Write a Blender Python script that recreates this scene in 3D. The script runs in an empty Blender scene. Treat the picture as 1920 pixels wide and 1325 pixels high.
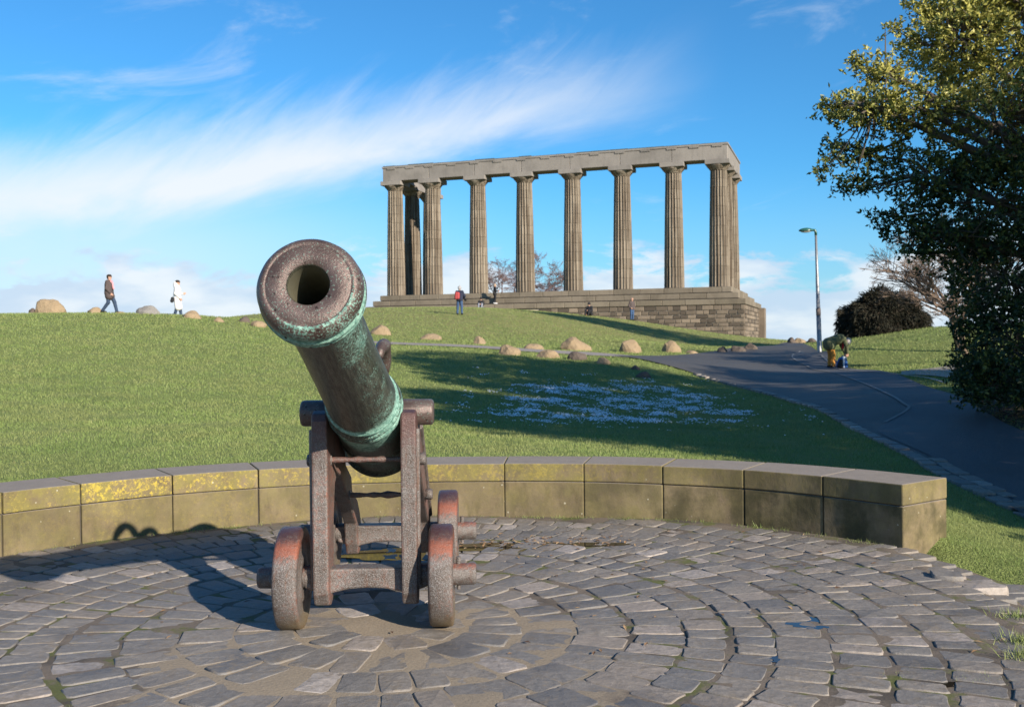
import bpy, bmesh, math, random
import numpy as np
from mathutils import Vector, Matrix, noise as mnoise
random.seed(7)
rng = np.random.default_rng(7)
scene = bpy.context.scene
col = scene.collection
PI = math.pi
R = math.radians

# ------------------------------------------------------------------ camera
EYE = 1.6
FPX = 1866.7                       # focal length in photo pixels (35 mm on 36 mm)
cam_d = bpy.data.cameras.new('camera')
cam_d.lens = 35.0; cam_d.sensor_width = 36.0
cam_d.clip_start = 0.05; cam_d.clip_end = 20000
cam = bpy.data.objects.new('camera', cam_d); col.objects.link(cam)
CAMR = Matrix.Rotation(R(90 - 0.69), 4, 'X') @ Matrix.Rotation(R(-0.6), 4, 'Z')
cam.matrix_world = Matrix.Translation((0, 0, EYE)) @ CAMR
cam_d.dof.use_dof = True
cam_d.dof.focus_distance = 5.3
cam_d.dof.aperture_fstop = 6.3
scene.camera = cam

# ------------------------------------------------------------------ sun, sky, exposure
SUN_EL = 22.4
SUN_H = (0.635, -0.772)              # horizontal direction towards the sun
sun_to = Vector((SUN_H[0], SUN_H[1], math.hypot(*SUN_H) * math.tan(R(SUN_EL)))).normalized()
sd = bpy.data.lights.new('sun', 'SUN'); sd.energy = 5.0; sd.angle = R(0.53); sd.color = (1.0, 0.90, 0.76)
sun = bpy.data.objects.new('sun', sd); col.objects.link(sun)
sun.rotation_euler = (-sun_to).to_track_quat('-Z', 'Y').to_euler()
sun.location = (20, -20, 30)
vs = scene.view_settings
vs.view_transform = 'Standard'; vs.look = 'None'; vs.gamma = 1.0; vs.use_curve_mapping = False
vs.exposure = 0.78


class NT:
    """small helper for writing node trees"""
    def __init__(s, tree):
        s.t = tree; tree.nodes.clear()
    def n(s, typ, props=None, **ins):
        nd = s.t.nodes.new(typ)
        for k, v in (props or {}).items(): setattr(nd, k, v)
        for k, v in ins.items(): s.put(nd, k, v)
        return nd
    def put(s, nd, k, v):
        if k.startswith('i') and k[1:].isdigit(): sock = nd.inputs[int(k[1:])]
        else: sock = nd.inputs[k.replace('_', ' ')]
        if hasattr(v, 'is_output'): s.t.links.new(v, sock)
        elif hasattr(v, 'outputs'): s.t.links.new(v.outputs[0], sock)
        else:
            if isinstance(v, tuple) and len(v) == 3 and sock.type == 'RGBA': v = (*v, 1)
            sock.default_value = v
    def m(s, op, a, b=None, c=None, clamp=False):
        nd = s.n('ShaderNodeMath', {'operation': op, 'use_clamp': clamp}, i0=a)
        if b is not None: s.put(nd, 'i1', b)
        if c is not None: s.put(nd, 'i2', c)
        return nd.outputs[0]
    def sm(s, x, a, b):
        nd = s.n('ShaderNodeMapRange', {'interpolation_type': 'SMOOTHSTEP'}, Value=x, From_Min=a, From_Max=b)
        return nd.outputs[0]
    def noise(s, vec=None, scale=5., detail=4., rough=.55, dist=0., out='Fac'):
        nd = s.n('ShaderNodeTexNoise', None, Scale=scale, Detail=detail, Roughness=rough, Distortion=dist)
        if vec is not None: s.put(nd, 'Vector', vec)
        return nd.outputs[out]
    def vor(s, vec=None, scale=5., feature='F1', out='Distance'):
        nd = s.n('ShaderNodeTexVoronoi', {'feature': feature}, Scale=scale)
        if vec is not None: s.put(nd, 'Vector', vec)
        return nd.outputs[out]
    def mix(s, f, a, b, mode='MIX'):
        nd = s.n('ShaderNodeMix', {'data_type': 'RGBA', 'blend_type': mode})
        s.put(nd, 'i0', f); s.put(nd, 'i6', a); s.put(nd, 'i7', b)
        return nd.outputs[2]
    def ramp(s, f, stops):
        nd = s.n('ShaderNodeValToRGB'); cr = nd.color_ramp
        while len(cr.elements) < len(stops): cr.elements.new(.5)
        for e, (p, c) in zip(cr.elements, stops):
            e.position = p; e.color = (*c, 1) if len(c) == 3 else c
        s.put(nd, 'Fac', f)
        return nd.outputs[0]
    def mapv(s, vec, scale=(1, 1, 1), rot=(0, 0, 0), loc=(0, 0, 0)):
        return s.n('ShaderNodeMapping', None, Vector=vec, Scale=scale, Rotation=rot, Location=loc).outputs[0]
    def pos(s): return s.n('ShaderNodeNewGeometry').outputs['Position']
    def objc(s): return s.n('ShaderNodeTexCoord').outputs['Object']
    def attr(s, name, out='Fac'): return s.n('ShaderNodeAttribute', {'attribute_name': name}).outputs[out]
    def rnd(s): return s.n('ShaderNodeObjectInfo').outputs['Random']
    def bump(s, h, strength=.4, dist=.02):
        return s.n('ShaderNodeBump', None, Height=h, Strength=strength, Distance=dist).outputs[0]


wd = bpy.data.worlds.new('World'); scene.world = wd; wd.use_nodes = True
w = NT(wd.node_tree)
sky = w.n('ShaderNodeTexSky', {'sky_type': 'NISHITA', 'sun_disc': False, 'sun_elevation': R(SUN_EL),
          'sun_rotation': math.atan2(SUN_H[0], SUN_H[1]), 'altitude': 100.0, 'air_density': 1.0,
          'dust_density': 0.25, 'ozone_density': 2.6})
d = w.n('ShaderNodeTexCoord').outputs['Generated']
sx = w.n('ShaderNodeSeparateXYZ', None, Vector=d)
az = w.m('ARCTAN2', sx.outputs[0], sx.outputs[1])
el = w.m('ARCSINE', sx.outputs[2])
ang = w.n('ShaderNodeCombineXYZ', None, X=az, Y=el, Z=0.0).outputs[0]
# high cirrus sheet: a long streak that crosses the sky, sharper below, combed out above
def streak(phi, ka, kc, scale, detail, rough, dist, off=0.0):
    ca, sa = math.cos(R(phi)), math.sin(R(phi))
    al = w.m('ADD', w.m('MULTIPLY', az, ca), w.m('MULTIPLY', el, sa)); ac = w.m('SUBTRACT', w.m('MULTIPLY', el, ca), w.m('MULTIPLY', az, sa))
    v = w.n('ShaderNodeCombineXYZ', None, X=w.m('MULTIPLY_ADD', al, ka, off), Y=w.m('MULTIPLY', ac, kc), Z=off).outputs[0]
    return w.noise(v, scale, detail, rough, dist)
fibre = streak(38, 7, 30, 1.0, 9, .62, .6)
soft = streak(12, 4.5, 15, 1.0, 8, .6, .4, 2.3)
t0 = w.m('SUBTRACT', el, w.m('MULTIPLY_ADD', az, .20, .193))
t1 = w.m('ADD', t0, w.m('MULTIPLY', w.m('SUBTRACT', soft, .5), .06))
lo = w.sm(t1, -.022, .030)
t2 = w.m('ADD', t0, w.m('ADD', w.m('MULTIPLY', w.m('SUBTRACT', fibre, .5), .085), w.m('MULTIPLY', w.m('SUBTRACT', soft, .5), .05)))
hi = w.m('SUBTRACT', 1.0, w.sm(w.m('ADD', t2, w.m('MULTIPLY', w.sm(az, -.35, .15), .022)), .005, .115))
tip = w.m('SUBTRACT', 1.0, w.sm(az, -.02, .22))
tail = w.sm(az, -1.5, -.7)
band = w.m('MULTIPLY', w.m('MULTIPLY', lo, hi), w.m('MULTIPLY', tip, tail))
band = w.m('MULTIPLY', band, w.m('ADD', w.m('MULTIPLY_ADD', soft, 1.2, .15), w.m('MULTIPLY', fibre, .7)), clamp=True)
# thin veil under it and scattered wisps everywhere
wis = streak(10, 5, 16, 1.0, 9, .62, .5, 7.7)
wisp = w.m('MULTIPLY', w.sm(wis, .55, .82), .5)
# low cumulus and haze near the horizon
cum = w.noise(w.mapv(ang, scale=(5, 13, 1), loc=(1.7, .2, 0)), scale=1.5, detail=9, rough=.6, dist=.3)
lowm = w.m('SUBTRACT', 1.0, w.sm(el, .01, .135))
cmask = w.m('MULTIPLY', w.sm(w.m('MULTIPLY_ADD', lowm, .36, cum), .63, .73), w.sm(lowm, .02, .4))
haze = w.m('MULTIPLY', w.m('SUBTRACT', 1.0, w.sm(el, -.04, .18)), .62)
left = w.m('SUBTRACT', 1.0, w.sm(az, -.45, .05))
veil = w.m('MULTIPLY', w.m('MULTIPLY', left, w.m('SUBTRACT', 1.0, w.sm(el, .08, .21))), .55)
shade = w.noise(w.mapv(ang, scale=(5, 15, 1), loc=(1.72, .23, 0)), scale=1.5, detail=5, rough=.5)
ccol = w.mix(w.sm(shade, .40, .60), (3.5, 4.3, 5.3), (5.2, 5.5, 5.8))
skyc = w.mix(1.0, sky.outputs[0], (0.27, 0.69, 0.96), 'MULTIPLY')
c1 = w.mix(haze, skyc, (2.95, 3.9, 5.0))
c1 = w.mix(veil, c1, (4.9, 5.3, 5.8))
c1 = w.mix(wisp, c1, (4.4, 5.0, 5.7))
c1 = w.mix(w.m('MULTIPLY', band, .92), c1, (5.3, 5.55, 5.85))
c1 = w.mix(w.m('MULTIPLY', cmask, .85), c1, ccol)
bg = w.n('ShaderNodeBackground', None, Color=c1, Strength=0.1)
out = w.n('ShaderNodeOutputWorld', None, Surface=bg)

# ------------------------------------------------------------------ generic helpers
MATS = {}
def mat(name, fn):
    m = bpy.data.materials.new(name); m.use_nodes = True
    t = NT(m.node_tree)
    r = fn(t); tl = r.pop('translucent', 0)
    b = t.n('ShaderNodeBsdfPrincipled')
    for k, v in r.items(): t.put(b, k, v)
    if tl: b = t.n('ShaderNodeMixShader', None, i0=tl, i1=b, i2=t.n('ShaderNodeBsdfTranslucent', None, Color=r['Base_Color']))
    t.n('ShaderNodeOutputMaterial', None, Surface=b)
    MATS[name] = m
    return m

def wmat(o):
    mb = o.matrix_basis
    if o.parent: return wmat(o.parent) @ o.matrix_parent_inverse @ mb
    return mb.copy()

def tag(o, label=None, cat=None, group=None, kind=None):
    if label: o['label'] = label
    if cat: o['category'] = cat
    if group: o['group'] = group
    if kind: o['kind'] = kind
    return o

def empty(name, loc=(0, 0, 0), rz=0.0):
    o = bpy.data.objects.new(name, None); o.empty_display_size = .2
    o.location = loc; o.rotation_euler = (0, 0, rz)
    col.objects.link(o); return o

def link(name, me, parent=None, M=None, keep=True):
    """link mesh; with keep=True coordinates are world coordinates even under a parent"""
    o = bpy.data.objects.new(name, me); col.objects.link(o)
    if M is not None: o.matrix_basis = M
    if parent is not None:
        o.parent = parent
        if keep: o.matrix_parent_inverse = wmat(parent).inverted()
    return o

def mesh(name, V, F, material=None, smooth=False):
    me = bpy.data.meshes.new(name)
    V = np.asarray(V, dtype=np.float32)
    if isinstance(F, np.ndarray):
        k = F.shape[1]
        me.vertices.add(len(V)); me.vertices.foreach_set('co', V.ravel())
        me.loops.add(F.size); me.loops.foreach_set('vertex_index', F.astype(np.int32).ravel())
        me.polygons.add(len(F))
        me.polygons.foreach_set('loop_start', np.arange(0, F.size, k, dtype=np.int32))
        me.update(calc_edges=True); me.validate()
    else:
        me.from_pydata(V.tolist(), [], F); me.update()
    if material: me.materials.append(MATS[material])
    if smooth: me.polygons.foreach_set('use_smooth', np.ones(len(me.polygons), dtype=bool))
    return me

def vattr(me, name, vals):
    a = me.attributes.new(name, 'FLOAT', 'POINT'); a.data.foreach_set('value', np.asarray(vals, dtype=np.float32))

def bmmesh(name, bm, material=None, smooth=False):
    me = bpy.data.meshes.new(name); bm.to_mesh(me); bm.free()
    if material: me.materials.append(MATS[material])
    if smooth: me.polygons.foreach_set('use_smooth', np.ones(len(me.polygons), dtype=bool))
    return me

def bevel_sharp(bm, width, seg=2, deg=32):
    bm.normal_update()
    es = [e for e in bm.edges if len(e.link_faces) == 2 and e.calc_face_angle(0) > R(deg)]
    bmesh.ops.bevel(bm, geom=es, offset=width, segments=seg, affect='EDGES', profile=.5)

def prism(poly, x0, x1, bev=.008, axis='x', seg=2):
    """polygon in (a,b) extruded along an axis; axis x: (x,a,b)"""
    bm = bmesh.new()
    f = (lambda t, a, b: (t, a, b)) if axis == 'x' else (lambda t, a, b: (a, t, b)) if axis == 'y' else (lambda t, a, b: (a, b, t))
    A = [bm.verts.new(f(x0, *p)) for p in poly]; B = [bm.verts.new(f(x1, *p)) for p in poly]
    n = len(poly)
    bm.faces.new(A); bm.faces.new(B[::-1])
    for i in range(n): bm.faces.new((A[i], B[i], B[(i + 1) % n], A[(i + 1) % n]))
    bmesh.ops.recalc_face_normals(bm, faces=bm.faces)
    if bev: bevel_sharp(bm, bev, seg)
    return bm

def box_bm(c, s, bev=.01, seg=1):
    bm = bmesh.new()
    bmesh.ops.create_cube(bm, size=1)
    bmesh.ops.scale(bm, vec=s, verts=bm.verts); bmesh.ops.translate(bm, vec=c, verts=bm.verts)
    if bev: bevel_sharp(bm, bev, seg)
    return bm

def lathe(prof, n=48, closed=False):
    """profile [(s, r)] round the local z axis -> V, F"""
    P = np.array(prof, float); k = len(P)
    a = np.linspace(0, 2 * PI, n, endpoint=False)
    V = np.stack([np.outer(P[:, 1], np.cos(a)), np.outer(P[:, 1], np.sin(a)), np.repeat(P[:, :1], n, 1)], -1).reshape(-1, 3)
    i, j = np.meshgrid(np.arange(k - 1), np.arange(n), indexing='ij')
    F = np.stack([i * n + j, i * n + (j + 1) % n, (i + 1) * n + (j + 1) % n, (i + 1) * n + j], -1).reshape(-1, 4)
    return V, F

def tube(path, radii, n=6):
    P = [Vector(p) for p in path]; V = []; F = []
    up = Vector((.13, .21, .97))
    for i, p in enumerate(P):
        d = (P[min(i + 1, len(P) - 1)] - P[max(i - 1, 0)]).normalized()
        s = d.cross(up)
        if s.length < 1e-4: s = d.cross(Vector((1, 0, 0)))
        s.normalize(); t = d.cross(s)
        for k in range(n):
            a = 2 * PI * k / n
            V.append(p + (s * math.cos(a) + t * math.sin(a)) * radii[i])
    for i in range(len(P) - 1):
        for k in range(n):
            F.append((i * n + k, i * n + (k + 1) % n, (i + 1) * n + (k + 1) % n, (i + 1) * n + k))
    F.append(tuple(range(n))[::-1]); F.append(tuple(range((len(P) - 1) * n, len(P) * n)))
    return [tuple(v) for v in V], F

def merge(parts):
    V = []; F = []
    for v, f in parts:
        o = len(V); V += [tuple(x) for x in v]; F += [tuple(int(i) + o for i in q) for q in f]
    return V, F

def catmull(P, per=8):
    P = np.array(P, float); out = []
    Q = np.vstack([2 * P[0] - P[1], P, 2 * P[-1] - P[-2]])
    for i in range(1, len(Q) - 2):
        for t in np.linspace(0, 1, per, endpoint=False):
            a, b, c, e = Q[i - 1], Q[i], Q[i + 1], Q[i + 2]
            out.append(.5 * ((2 * b) + (c - a) * t + (2 * a - 5 * b + 4 * c - e) * t * t + (3 * b - a - 3 * c + e) * t ** 3))
    out.append(Q[-2]); return np.array(out)

def sstep(x, a, b):
    t = np.clip((x - a) / (b - a), 0, 1); return t * t * (3 - 2 * t)

# where a point of the photograph at depth y lies in the place (used to survey the site)
def ray(px, py):
    v = CAMR.to_3x3() @ Vector(((px - 960) / FPX, -(py - 662.5) / FPX, -1))
    return v / v.y
def P(px, py, dist):
    v = ray(px, py) * dist
    return Vector((v.x, v.y, v.z + EYE))

# ------------------------------------------------------------------ terrain survey
WC = np.array([-0.5, 4.55]); WR = 4.6; WT = 0.6; WH = 0.48     # wall circle, thickness, height
S = []
for a_, z_ in ((40, -.02), (50, .2), (62, .36), (75, .42), (90, .43), (105, .43), (120, .43), (135, .42), (150, .41), (165, .40), (180, .38)):
    S.append((WC[0] + 5.3 * math.cos(R(a_)), WC[1] + 5.3 * math.sin(R(a_)), z_))
for q in [(1080, 664, 36), (900, 652, 38), (700, 641, 42), (580, 622, 44.5), (480, 603, 46), (380, 593, 46), (250, 588, 44), (0, 589, 42), (-400, 591, 42),
          (862, 589, 62), (1000, 590, 68), (1105, 593, 76), (1185, 601, 78), (1300, 621, 79), (1415, 641, 82), (720, 581, 90), (760, 588, 62),
          (450, 592, 66), (600, 587, 75), (1000, 631, 50), (800, 617, 50), (1180, 640, 50), (1330, 646, 60),
          (1200, 675, 33), (1300, 700, 31), (1400, 730, 27.5), (1480, 757, 22.5), (1600, 806, 16.8), (1700, 856, 13.3), (1780, 901, 11.3), (1900, 976, 9.2),
          (1920, 800, 16), (1800, 745, 20), (1700, 705, 28), (1600, 694, 34), (1560, 690, 36), (1537, 661, 42), (1480, 649, 52), (1450, 643, 62), (1300, 664, 42), (1415, 655, 54),
          (1600, 655, 39), (1700, 630, 43), (1750, 614, 46), (1790, 681, 32), (1680, 664, 37), (1640, 628, 47)]:
    S.append(tuple(P(*q)))
S += [(-20, 58, 2.5), (-26, 76, 2.2), (-42, 50, 2.6), (-45, 30, 2.0), (-25, 12, .75), (-14, 4, .4), (0, 110, 4.4), (16, 110, 2.4), (-30, 110, 3.0), (32, 80, .9), (26, 60, 1.2), (42, 60, .6),
      (21, 46, 2.1), (17, 34, 1.0), (20, 30, .9), (12.5, 20, .5), (14, 12, .3), (12, 5, .05), (20, 10, .3), (30, 30, .9), (0, -6, -.15), (-9, -6, -.1), (9, -6, -.2), (4.3, 6.5, -.22), (4.3, 4, -.22), (4.4, 8.2, -.16),
      (45, 10, .2), (-45, -6, .3), (45, -10, -.4)]
S = np.array(S)
def tps_fit(S, lam=.02):
    n = len(S); dd = np.hypot(S[:, None, 0] - S[None, :, 0], S[:, None, 1] - S[None, :, 1])
    K = np.where(dd > 0, dd ** 2 * np.log(np.maximum(dd, 1e-9)), 0) + lam * np.eye(n)
    Q = np.hstack([np.ones((n, 1)), S[:, :2]])
    A = np.block([[K, Q], [Q.T, np.zeros((3, 3))]])
    return np.linalg.solve(A, np.concatenate([S[:, 2], np.zeros(3)]))
TW = tps_fit(S)
def lawn(x, y):
    x = np.asarray(x, float); y = np.asarray(y, float); sh = x.shape; x = x.ravel(); y = y.ravel()
    o = np.empty(len(x))
    for i in range(0, len(x), 20000):
        a = x[i:i + 20000]; b = y[i:i + 20000]
        d2 = (a[:, None] - S[None, :, 0]) ** 2 + (b[:, None] - S[None, :, 1]) ** 2
        K = .5 * d2 * np.log(np.maximum(d2, 1e-12))
        o[i:i + 20000] = K @ TW[:-3] + TW[-3] + TW[-2] * a + TW[-1] * b
    f = sstep(np.hypot(x - 0, y - 55), 65, 120)
    far = -7 - 24 * sstep(np.hypot(x, y), 150, 2500)
    return (o * (1 - f) + far * f).reshape(sh)
def hp(x, y):                                     # the paving: level, falling off at its right-hand edge
    return -.2 * sstep(np.asarray(x, float), 2.75, 3.7) + .012 * np.sin(np.asarray(x) * 2.1 + 1) * np.cos(np.asarray(y) * 1.7)
def inside(x, y, grow=0.0):
    return (np.hypot(x - WC[0], y - WC[1]) < WR + grow) | ((y < WC[1]) & (np.abs(x - WC[0]) < WR + grow) & (y > -4))
def H(x, y):
    x = np.asarray(x, float); y = np.asarray(y, float)
    z = lawn(x, y)
    r = np.where(y > WC[1], np.hypot(x - WC[0], y - WC[1]), np.abs(x - WC[0]))
    a = np.degrees(np.arctan2(y - WC[1], x - WC[0]))
    wall = (a > 40) & (a < 179)
    t = np.where(wall, sstep(r, WR + .15, WR + .5), sstep(r, WR - .12, WR + .6))
    t = np.where(y < -4, 1, t)
    return (hp(x, y) - .10) * (1 - t) + z * t
def Hs(x, y): return float(H(np.array([x]), np.array([y]))[0])
def ground(px, py, d0=3., d1=140.):
    """first hit of the photo ray with the land"""
    v = ray(px, py); t = np.geomspace(d0, d1, 900)
    dz = EYE + v.z * t - H(v.x * t, t)
    k = np.argmax(dz < 0) if (dz < 0).any() else len(t) - 1
    a, b = t[max(k - 1, 0)], t[k]
    for _ in range(14):
        c = .5 * (a + b)
        if EYE + v.z * c - Hs(v.x * c, c) < 0: b = c
        else: a = c
    return Vector((v.x * b, b, Hs(v.x * b, b)))

# ------------------------------------------------------------------ materials
def m_ground(t):
    p = t.pos()
    n1 = t.noise(p, 1.1, 5, .6); n2 = t.noise(p, 9, 4, .6); n3 = t.noise(p, 70, 2, .6)
    g = t.ramp(n1, [(.30, (.170, .216, .060)), (.55, (.225, .270, .082)), (.75, (.275, .295, .110))])
    g = t.mix(t.m('MULTIPLY', n2, .5), g, (.190, .200, .080))
    g = t.mix(t.sm(n3, .35, .75), t.mix(.35, g, (.04, .06, .015)), g)
    dry = t.attr('dry'); soil = t.attr('soil')
    g = t.mix(t.m('MULTIPLY', dry, t.sm(n1, .25, .7)), g, (.23, .205, .085))
    so = t.mix(n2, (.05, .037, .026), (.13, .095, .07))
    c = t.mix(t.sm(t.m('MULTIPLY_ADD', t.m('SUBTRACT', n2, .5), .6, soil), .4, .6), g, so)
    return dict(Base_Color=c, Roughness=.95, Specular_IOR_Level=.15, Normal=t.bump(t.m('MULTIPLY_ADD', n3, .6, n2), .8, .04))
mat('ground', m_ground)
def m_blade(t):
    a = t.attr('tint'); n = t.noise(t.pos(), .9, 4, .6)
    c = t.ramp(a, [(0, (.140, .205, .052)), (.5, (.235, .302, .092)), (.85, (.315, .350, .138)), (1, (.42, .39, .21))])
    c = t.mix(t.sm(n, .40, .62), c, t.mix(.5, c, (.29, .285, .115)))
    c = t.mix(t.m('MULTIPLY', t.sm(t.noise(t.pos(), .33, 5, .65), .50, .66), .5), c, (.130, .190, .055))
    c = t.mix(t.m('MULTIPLY', t.sm(t.noise(t.pos(), 1.9, 5, .7), .60, .72), .6), c, (.30, .255, .13))
    return dict(Base_Color=c, Roughness=.6, Specular_IOR_Level=.2, translucent=.25)
mat('grass_blade', m_blade)
def m_asphalt(dark):
    def f(t):
        p = t.pos(); n = t.noise(p, .7, 5, .6); g = t.noise(p, 90, 3, .7); v = t.vor(p, 55)
        c = t.mix(n, dark, tuple(x * 1.9 for x in dark))
        c = t.mix(t.sm(g, .55, .8), c, tuple(x * 3.2 for x in dark))
        return dict(Base_Color=c, Roughness=t.m('MULTIPLY_ADD', n, .35, .5), Normal=t.bump(v, .45, .012))
    return f
mat('asphalt', m_asphalt((.046, .043, .040)))
mat('footway', m_asphalt((.046, .047, .050)))
mat('gravel_path', m_asphalt((.19, .16, .135)))
mat('edging', lambda t: dict(Base_Color=t.mix(t.noise(t.pos(), 6, 5), (.13, .125, .12), (.32, .30, .28)), Roughness=.9))
def m_wall(t):
    p = t.pos(); nz = t.n('ShaderNodeSeparateXYZ', None, Vector=t.n('ShaderNodeNewGeometry').outputs['Normal']).outputs[2]
    r = t.rnd()
    n = t.noise(p, 2.2, 6, .6); n2 = t.noise(p, 14, 5, .6); n3 = t.noise(p, 120, 3, .6)
    st = t.noise(t.mapv(p, scale=(3, 3, 1.1)), 3, 6, .65)
    base = t.mix(t.sm(n, .3, .7), (.165, .122, .076), (.285, .220, .140))
    base = t.mix(t.m('MULTIPLY', t.sm(t.noise(p, 1.1, 6, .65), .42, .6), .55), base, (.115, .092, .050))
    base = t.mix(t.m('MULTIPLY', t.sm(st, .46, .68), .6), base, (.085, .066, .038))
    side = t.m('SUBTRACT', 1.0, t.sm(nz, .4, .85))
    alg = t.m('MULTIPLY', t.sm(t.m('MULTIPLY_ADD', r, .22, t.noise(p, 3.5, 6, .65)), .50, .74), side)
    base = t.mix(t.m('MULTIPLY', alg, .5), base, (.165, .142, .066))
    ga = t.m('MULTIPLY', t.m('MULTIPLY', t.attr('moss'), side), t.sm(t.noise(p, 5.5, 6, .7), .36, .62))
    base = t.mix(t.m('MULTIPLY', ga, .8), base, t.mix(n2, (.150, .135, .036), (.29, .245, .070)))
    ly = t.m('MULTIPLY', t.attr('lichen'), t.sm(t.m('MULTIPLY_ADD', t.noise(p, 3.3, 3), .4, t.noise(p, 34, 6, .75)), .70, .84))
    base = t.mix(t.m('MULTIPLY', ly, side), base, (.44, .335, .06))
    spot = t.m('MULTIPLY', t.m('LESS_THAN', t.m('ADD', t.vor(p, 11), t.m('MULTIPLY', n2, .25)), .20), t.sm(t.noise(p, 1.7, 2), .45, .6))
    base = t.mix(t.m('MULTIPLY', spot, t.m('MULTIPLY', side, .75)), base, (.50, .47, .36))
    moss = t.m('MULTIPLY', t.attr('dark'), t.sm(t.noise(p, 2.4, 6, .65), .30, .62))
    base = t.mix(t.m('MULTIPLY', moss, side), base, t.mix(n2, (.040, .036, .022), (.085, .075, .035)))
    top = t.mix(t.m('MULTIPLY_ADD', n, .5, t.m('MULTIPLY', n2, .5)), (.175, .150, .128), (.32, .275, .235))  # top faces painted paler: skylight put into the colour, and less lichen
    base = t.mix(t.sm(nz, .55, .9), base, top)
    base = t.mix(t.sm(n3, .5, .9), base, t.mix(.5, base, (.04, .035, .025)))
    return dict(Base_Color=base, Roughness=.92, Specular_IOR_Level=.2, Normal=t.bump(t.m('MULTIPLY_ADD', n3, .4, n2), .35, .012))
mat('wall_stone', m_wall)
def m_sett(t):
    p = t.pos(); r = t.m('FRACT', t.m('ADD', t.rnd(), t.attr('tint')))
    r2 = t.m('FRACT', t.m('MULTIPLY', r, 7.31))
    c = t.ramp(r, [(0, (.160, .150, .144)), (.3, (.220, .200, .182)), (.5, (.275, .238, .202)), (.7, (.180, .170, .164)), (.88, (.270, .226, .186)), (.95, (.36, .305, .265)), (1, (.44, .385, .345))])
    n = t.noise(p, 26, 5, .65); n1 = t.noise(p, 3, 3); g = t.noise(p, 230, 2, .6)
    c = t.mix(t.sm(n, .35, .75), t.mix(.35, c, (.06, .055, .05)), c)
    c = t.mix(t.m('MULTIPLY', t.sm(g, .52, .75), .5), c, (.34, .31, .29))
    damp = t.sm(t.noise(p, 1.3, 4, .6), .52, .68)
    c = t.mix(t.m('MULTIPLY', damp, .45), c, (.05, .048, .050))
    dirt = t.m('MULTIPLY', t.sm(t.m('MULTIPLY_ADD', t.noise(p, 2.3, 3), .5, t.noise(p, 17, 6, .7)), .74, .92), .7)
    c = t.mix(dirt, c, t.mix(n, (.13, .105, .080), (.25, .205, .155)))
    ro = t.m('SUBTRACT', t.m('MULTIPLY_ADD', r2, .16, .52), t.m('MULTIPLY', damp, .14))
    return dict(Base_Color=c, Roughness=t.m('ADD', ro, t.m('MULTIPLY', n, .15)), Specular_IOR_Level=.36,
                Normal=t.bump(t.m('MULTIPLY_ADD', g, .25, n), .45, .012))
mat('sett', m_sett)
def m_bed(t):
    p = t.pos(); n = t.noise(p, 5, 5, .6); n2 = t.noise(p, 60, 4, .65); k = t.attr('mortar')
    soil = t.mix(n2, (.085, .066, .050), (.20, .158, .120))
    soil = t.mix(t.sm(t.noise(p, 1.6, 4, .6), .46, .64), soil, t.mix(n2, (.035, .028, .022), (.085, .068, .052)))
    soil = t.mix(t.sm(t.noise(p, 3.1, 5, .65), .50, .62), soil, t.mix(n2, (.045, .060, .012), (.13, .13, .03)))
    mo = t.mix(n2, (.16, .125, .088), (.33, .265, .19))
    f = t.sm(t.m('MULTIPLY_ADD', t.m('SUBTRACT', n, .5), 1.1, k), .40, .62)
    return dict(Base_Color=t.mix(f, soil, mo), Roughness=.93, Normal=t.bump(n2, .5, .008))
mat('bed', m_bed)
def m_bronze(t):
    p = t.objc()
    vg = t.attr('verdigris')
    n = t.noise(p, 6, 6, .6); f = t.noise(p, 120, 4, .7); f2 = t.noise(p, 200, 2, .6)
    st = t.noise(t.mapv(p, scale=(26, 26, 2.4)), 3, 5, .65)
    met = t.mix(t.sm(n, .3, .7), (.062, .040, .034), (.145, .102, .090))
    dark = t.mix(t.sm(st, .3, .7), (.024, .026, .019), (.100, .108, .082))
    base = t.mix(t.attr('face'), dark, met)
    gr = t.mix(t.sm(t.noise(p, 45, 5, .7), .3, .7), (.055, .150, .118), (.27, .44, .365))
    k = t.m('ADD', t.m('MULTIPLY', vg, 1.0), t.m('MULTIPLY', t.m('SUBTRACT', n, .5), .75))
    k = t.m('ADD', k, t.m('MULTIPLY', t.m('SUBTRACT', f, .5), 1.5))
    msk = t.sm(k, .52, .70)
    sp = t.m('MULTIPLY', t.sm(f, .57, .65), t.sm(n, .36, .56))
    msk2 = t.m('MAXIMUM', msk, t.m('MULTIPLY', sp, t.m('MULTIPLY_ADD', t.attr('face'), .55, .35)))
    pit = t.m('MULTIPLY', t.sm(t.m('ADD', t.vor(p, 26), t.m('MULTIPLY', f, .2)), .30, .20), t.attr('face'))
    c = t.mix(pit, t.mix(msk2, base, gr), (.035, .022, .018))
    return dict(Base_Color=c, Metallic=t.m('MULTIPLY', t.m('SUBTRACT', 1.0, msk2), .38), Roughness=t.m('ADD', t.m('MULTIPLY_ADD', msk2, .32, .34), t.m('MULTIPLY', f, .12)),
                Normal=t.bump(t.m('MULTIPLY_ADD', n, .8, t.m('MULTIPLY_ADD', f, .7, t.m('MULTIPLY', st, .7))), .5, .006))
mat('bronze', m_bronze)
mat('bore', lambda t: dict(Base_Color=t.mix(t.noise(t.objc(), 9, 5), (.06, .055, .035), (.15, .14, .09)), Roughness=.75))
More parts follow.
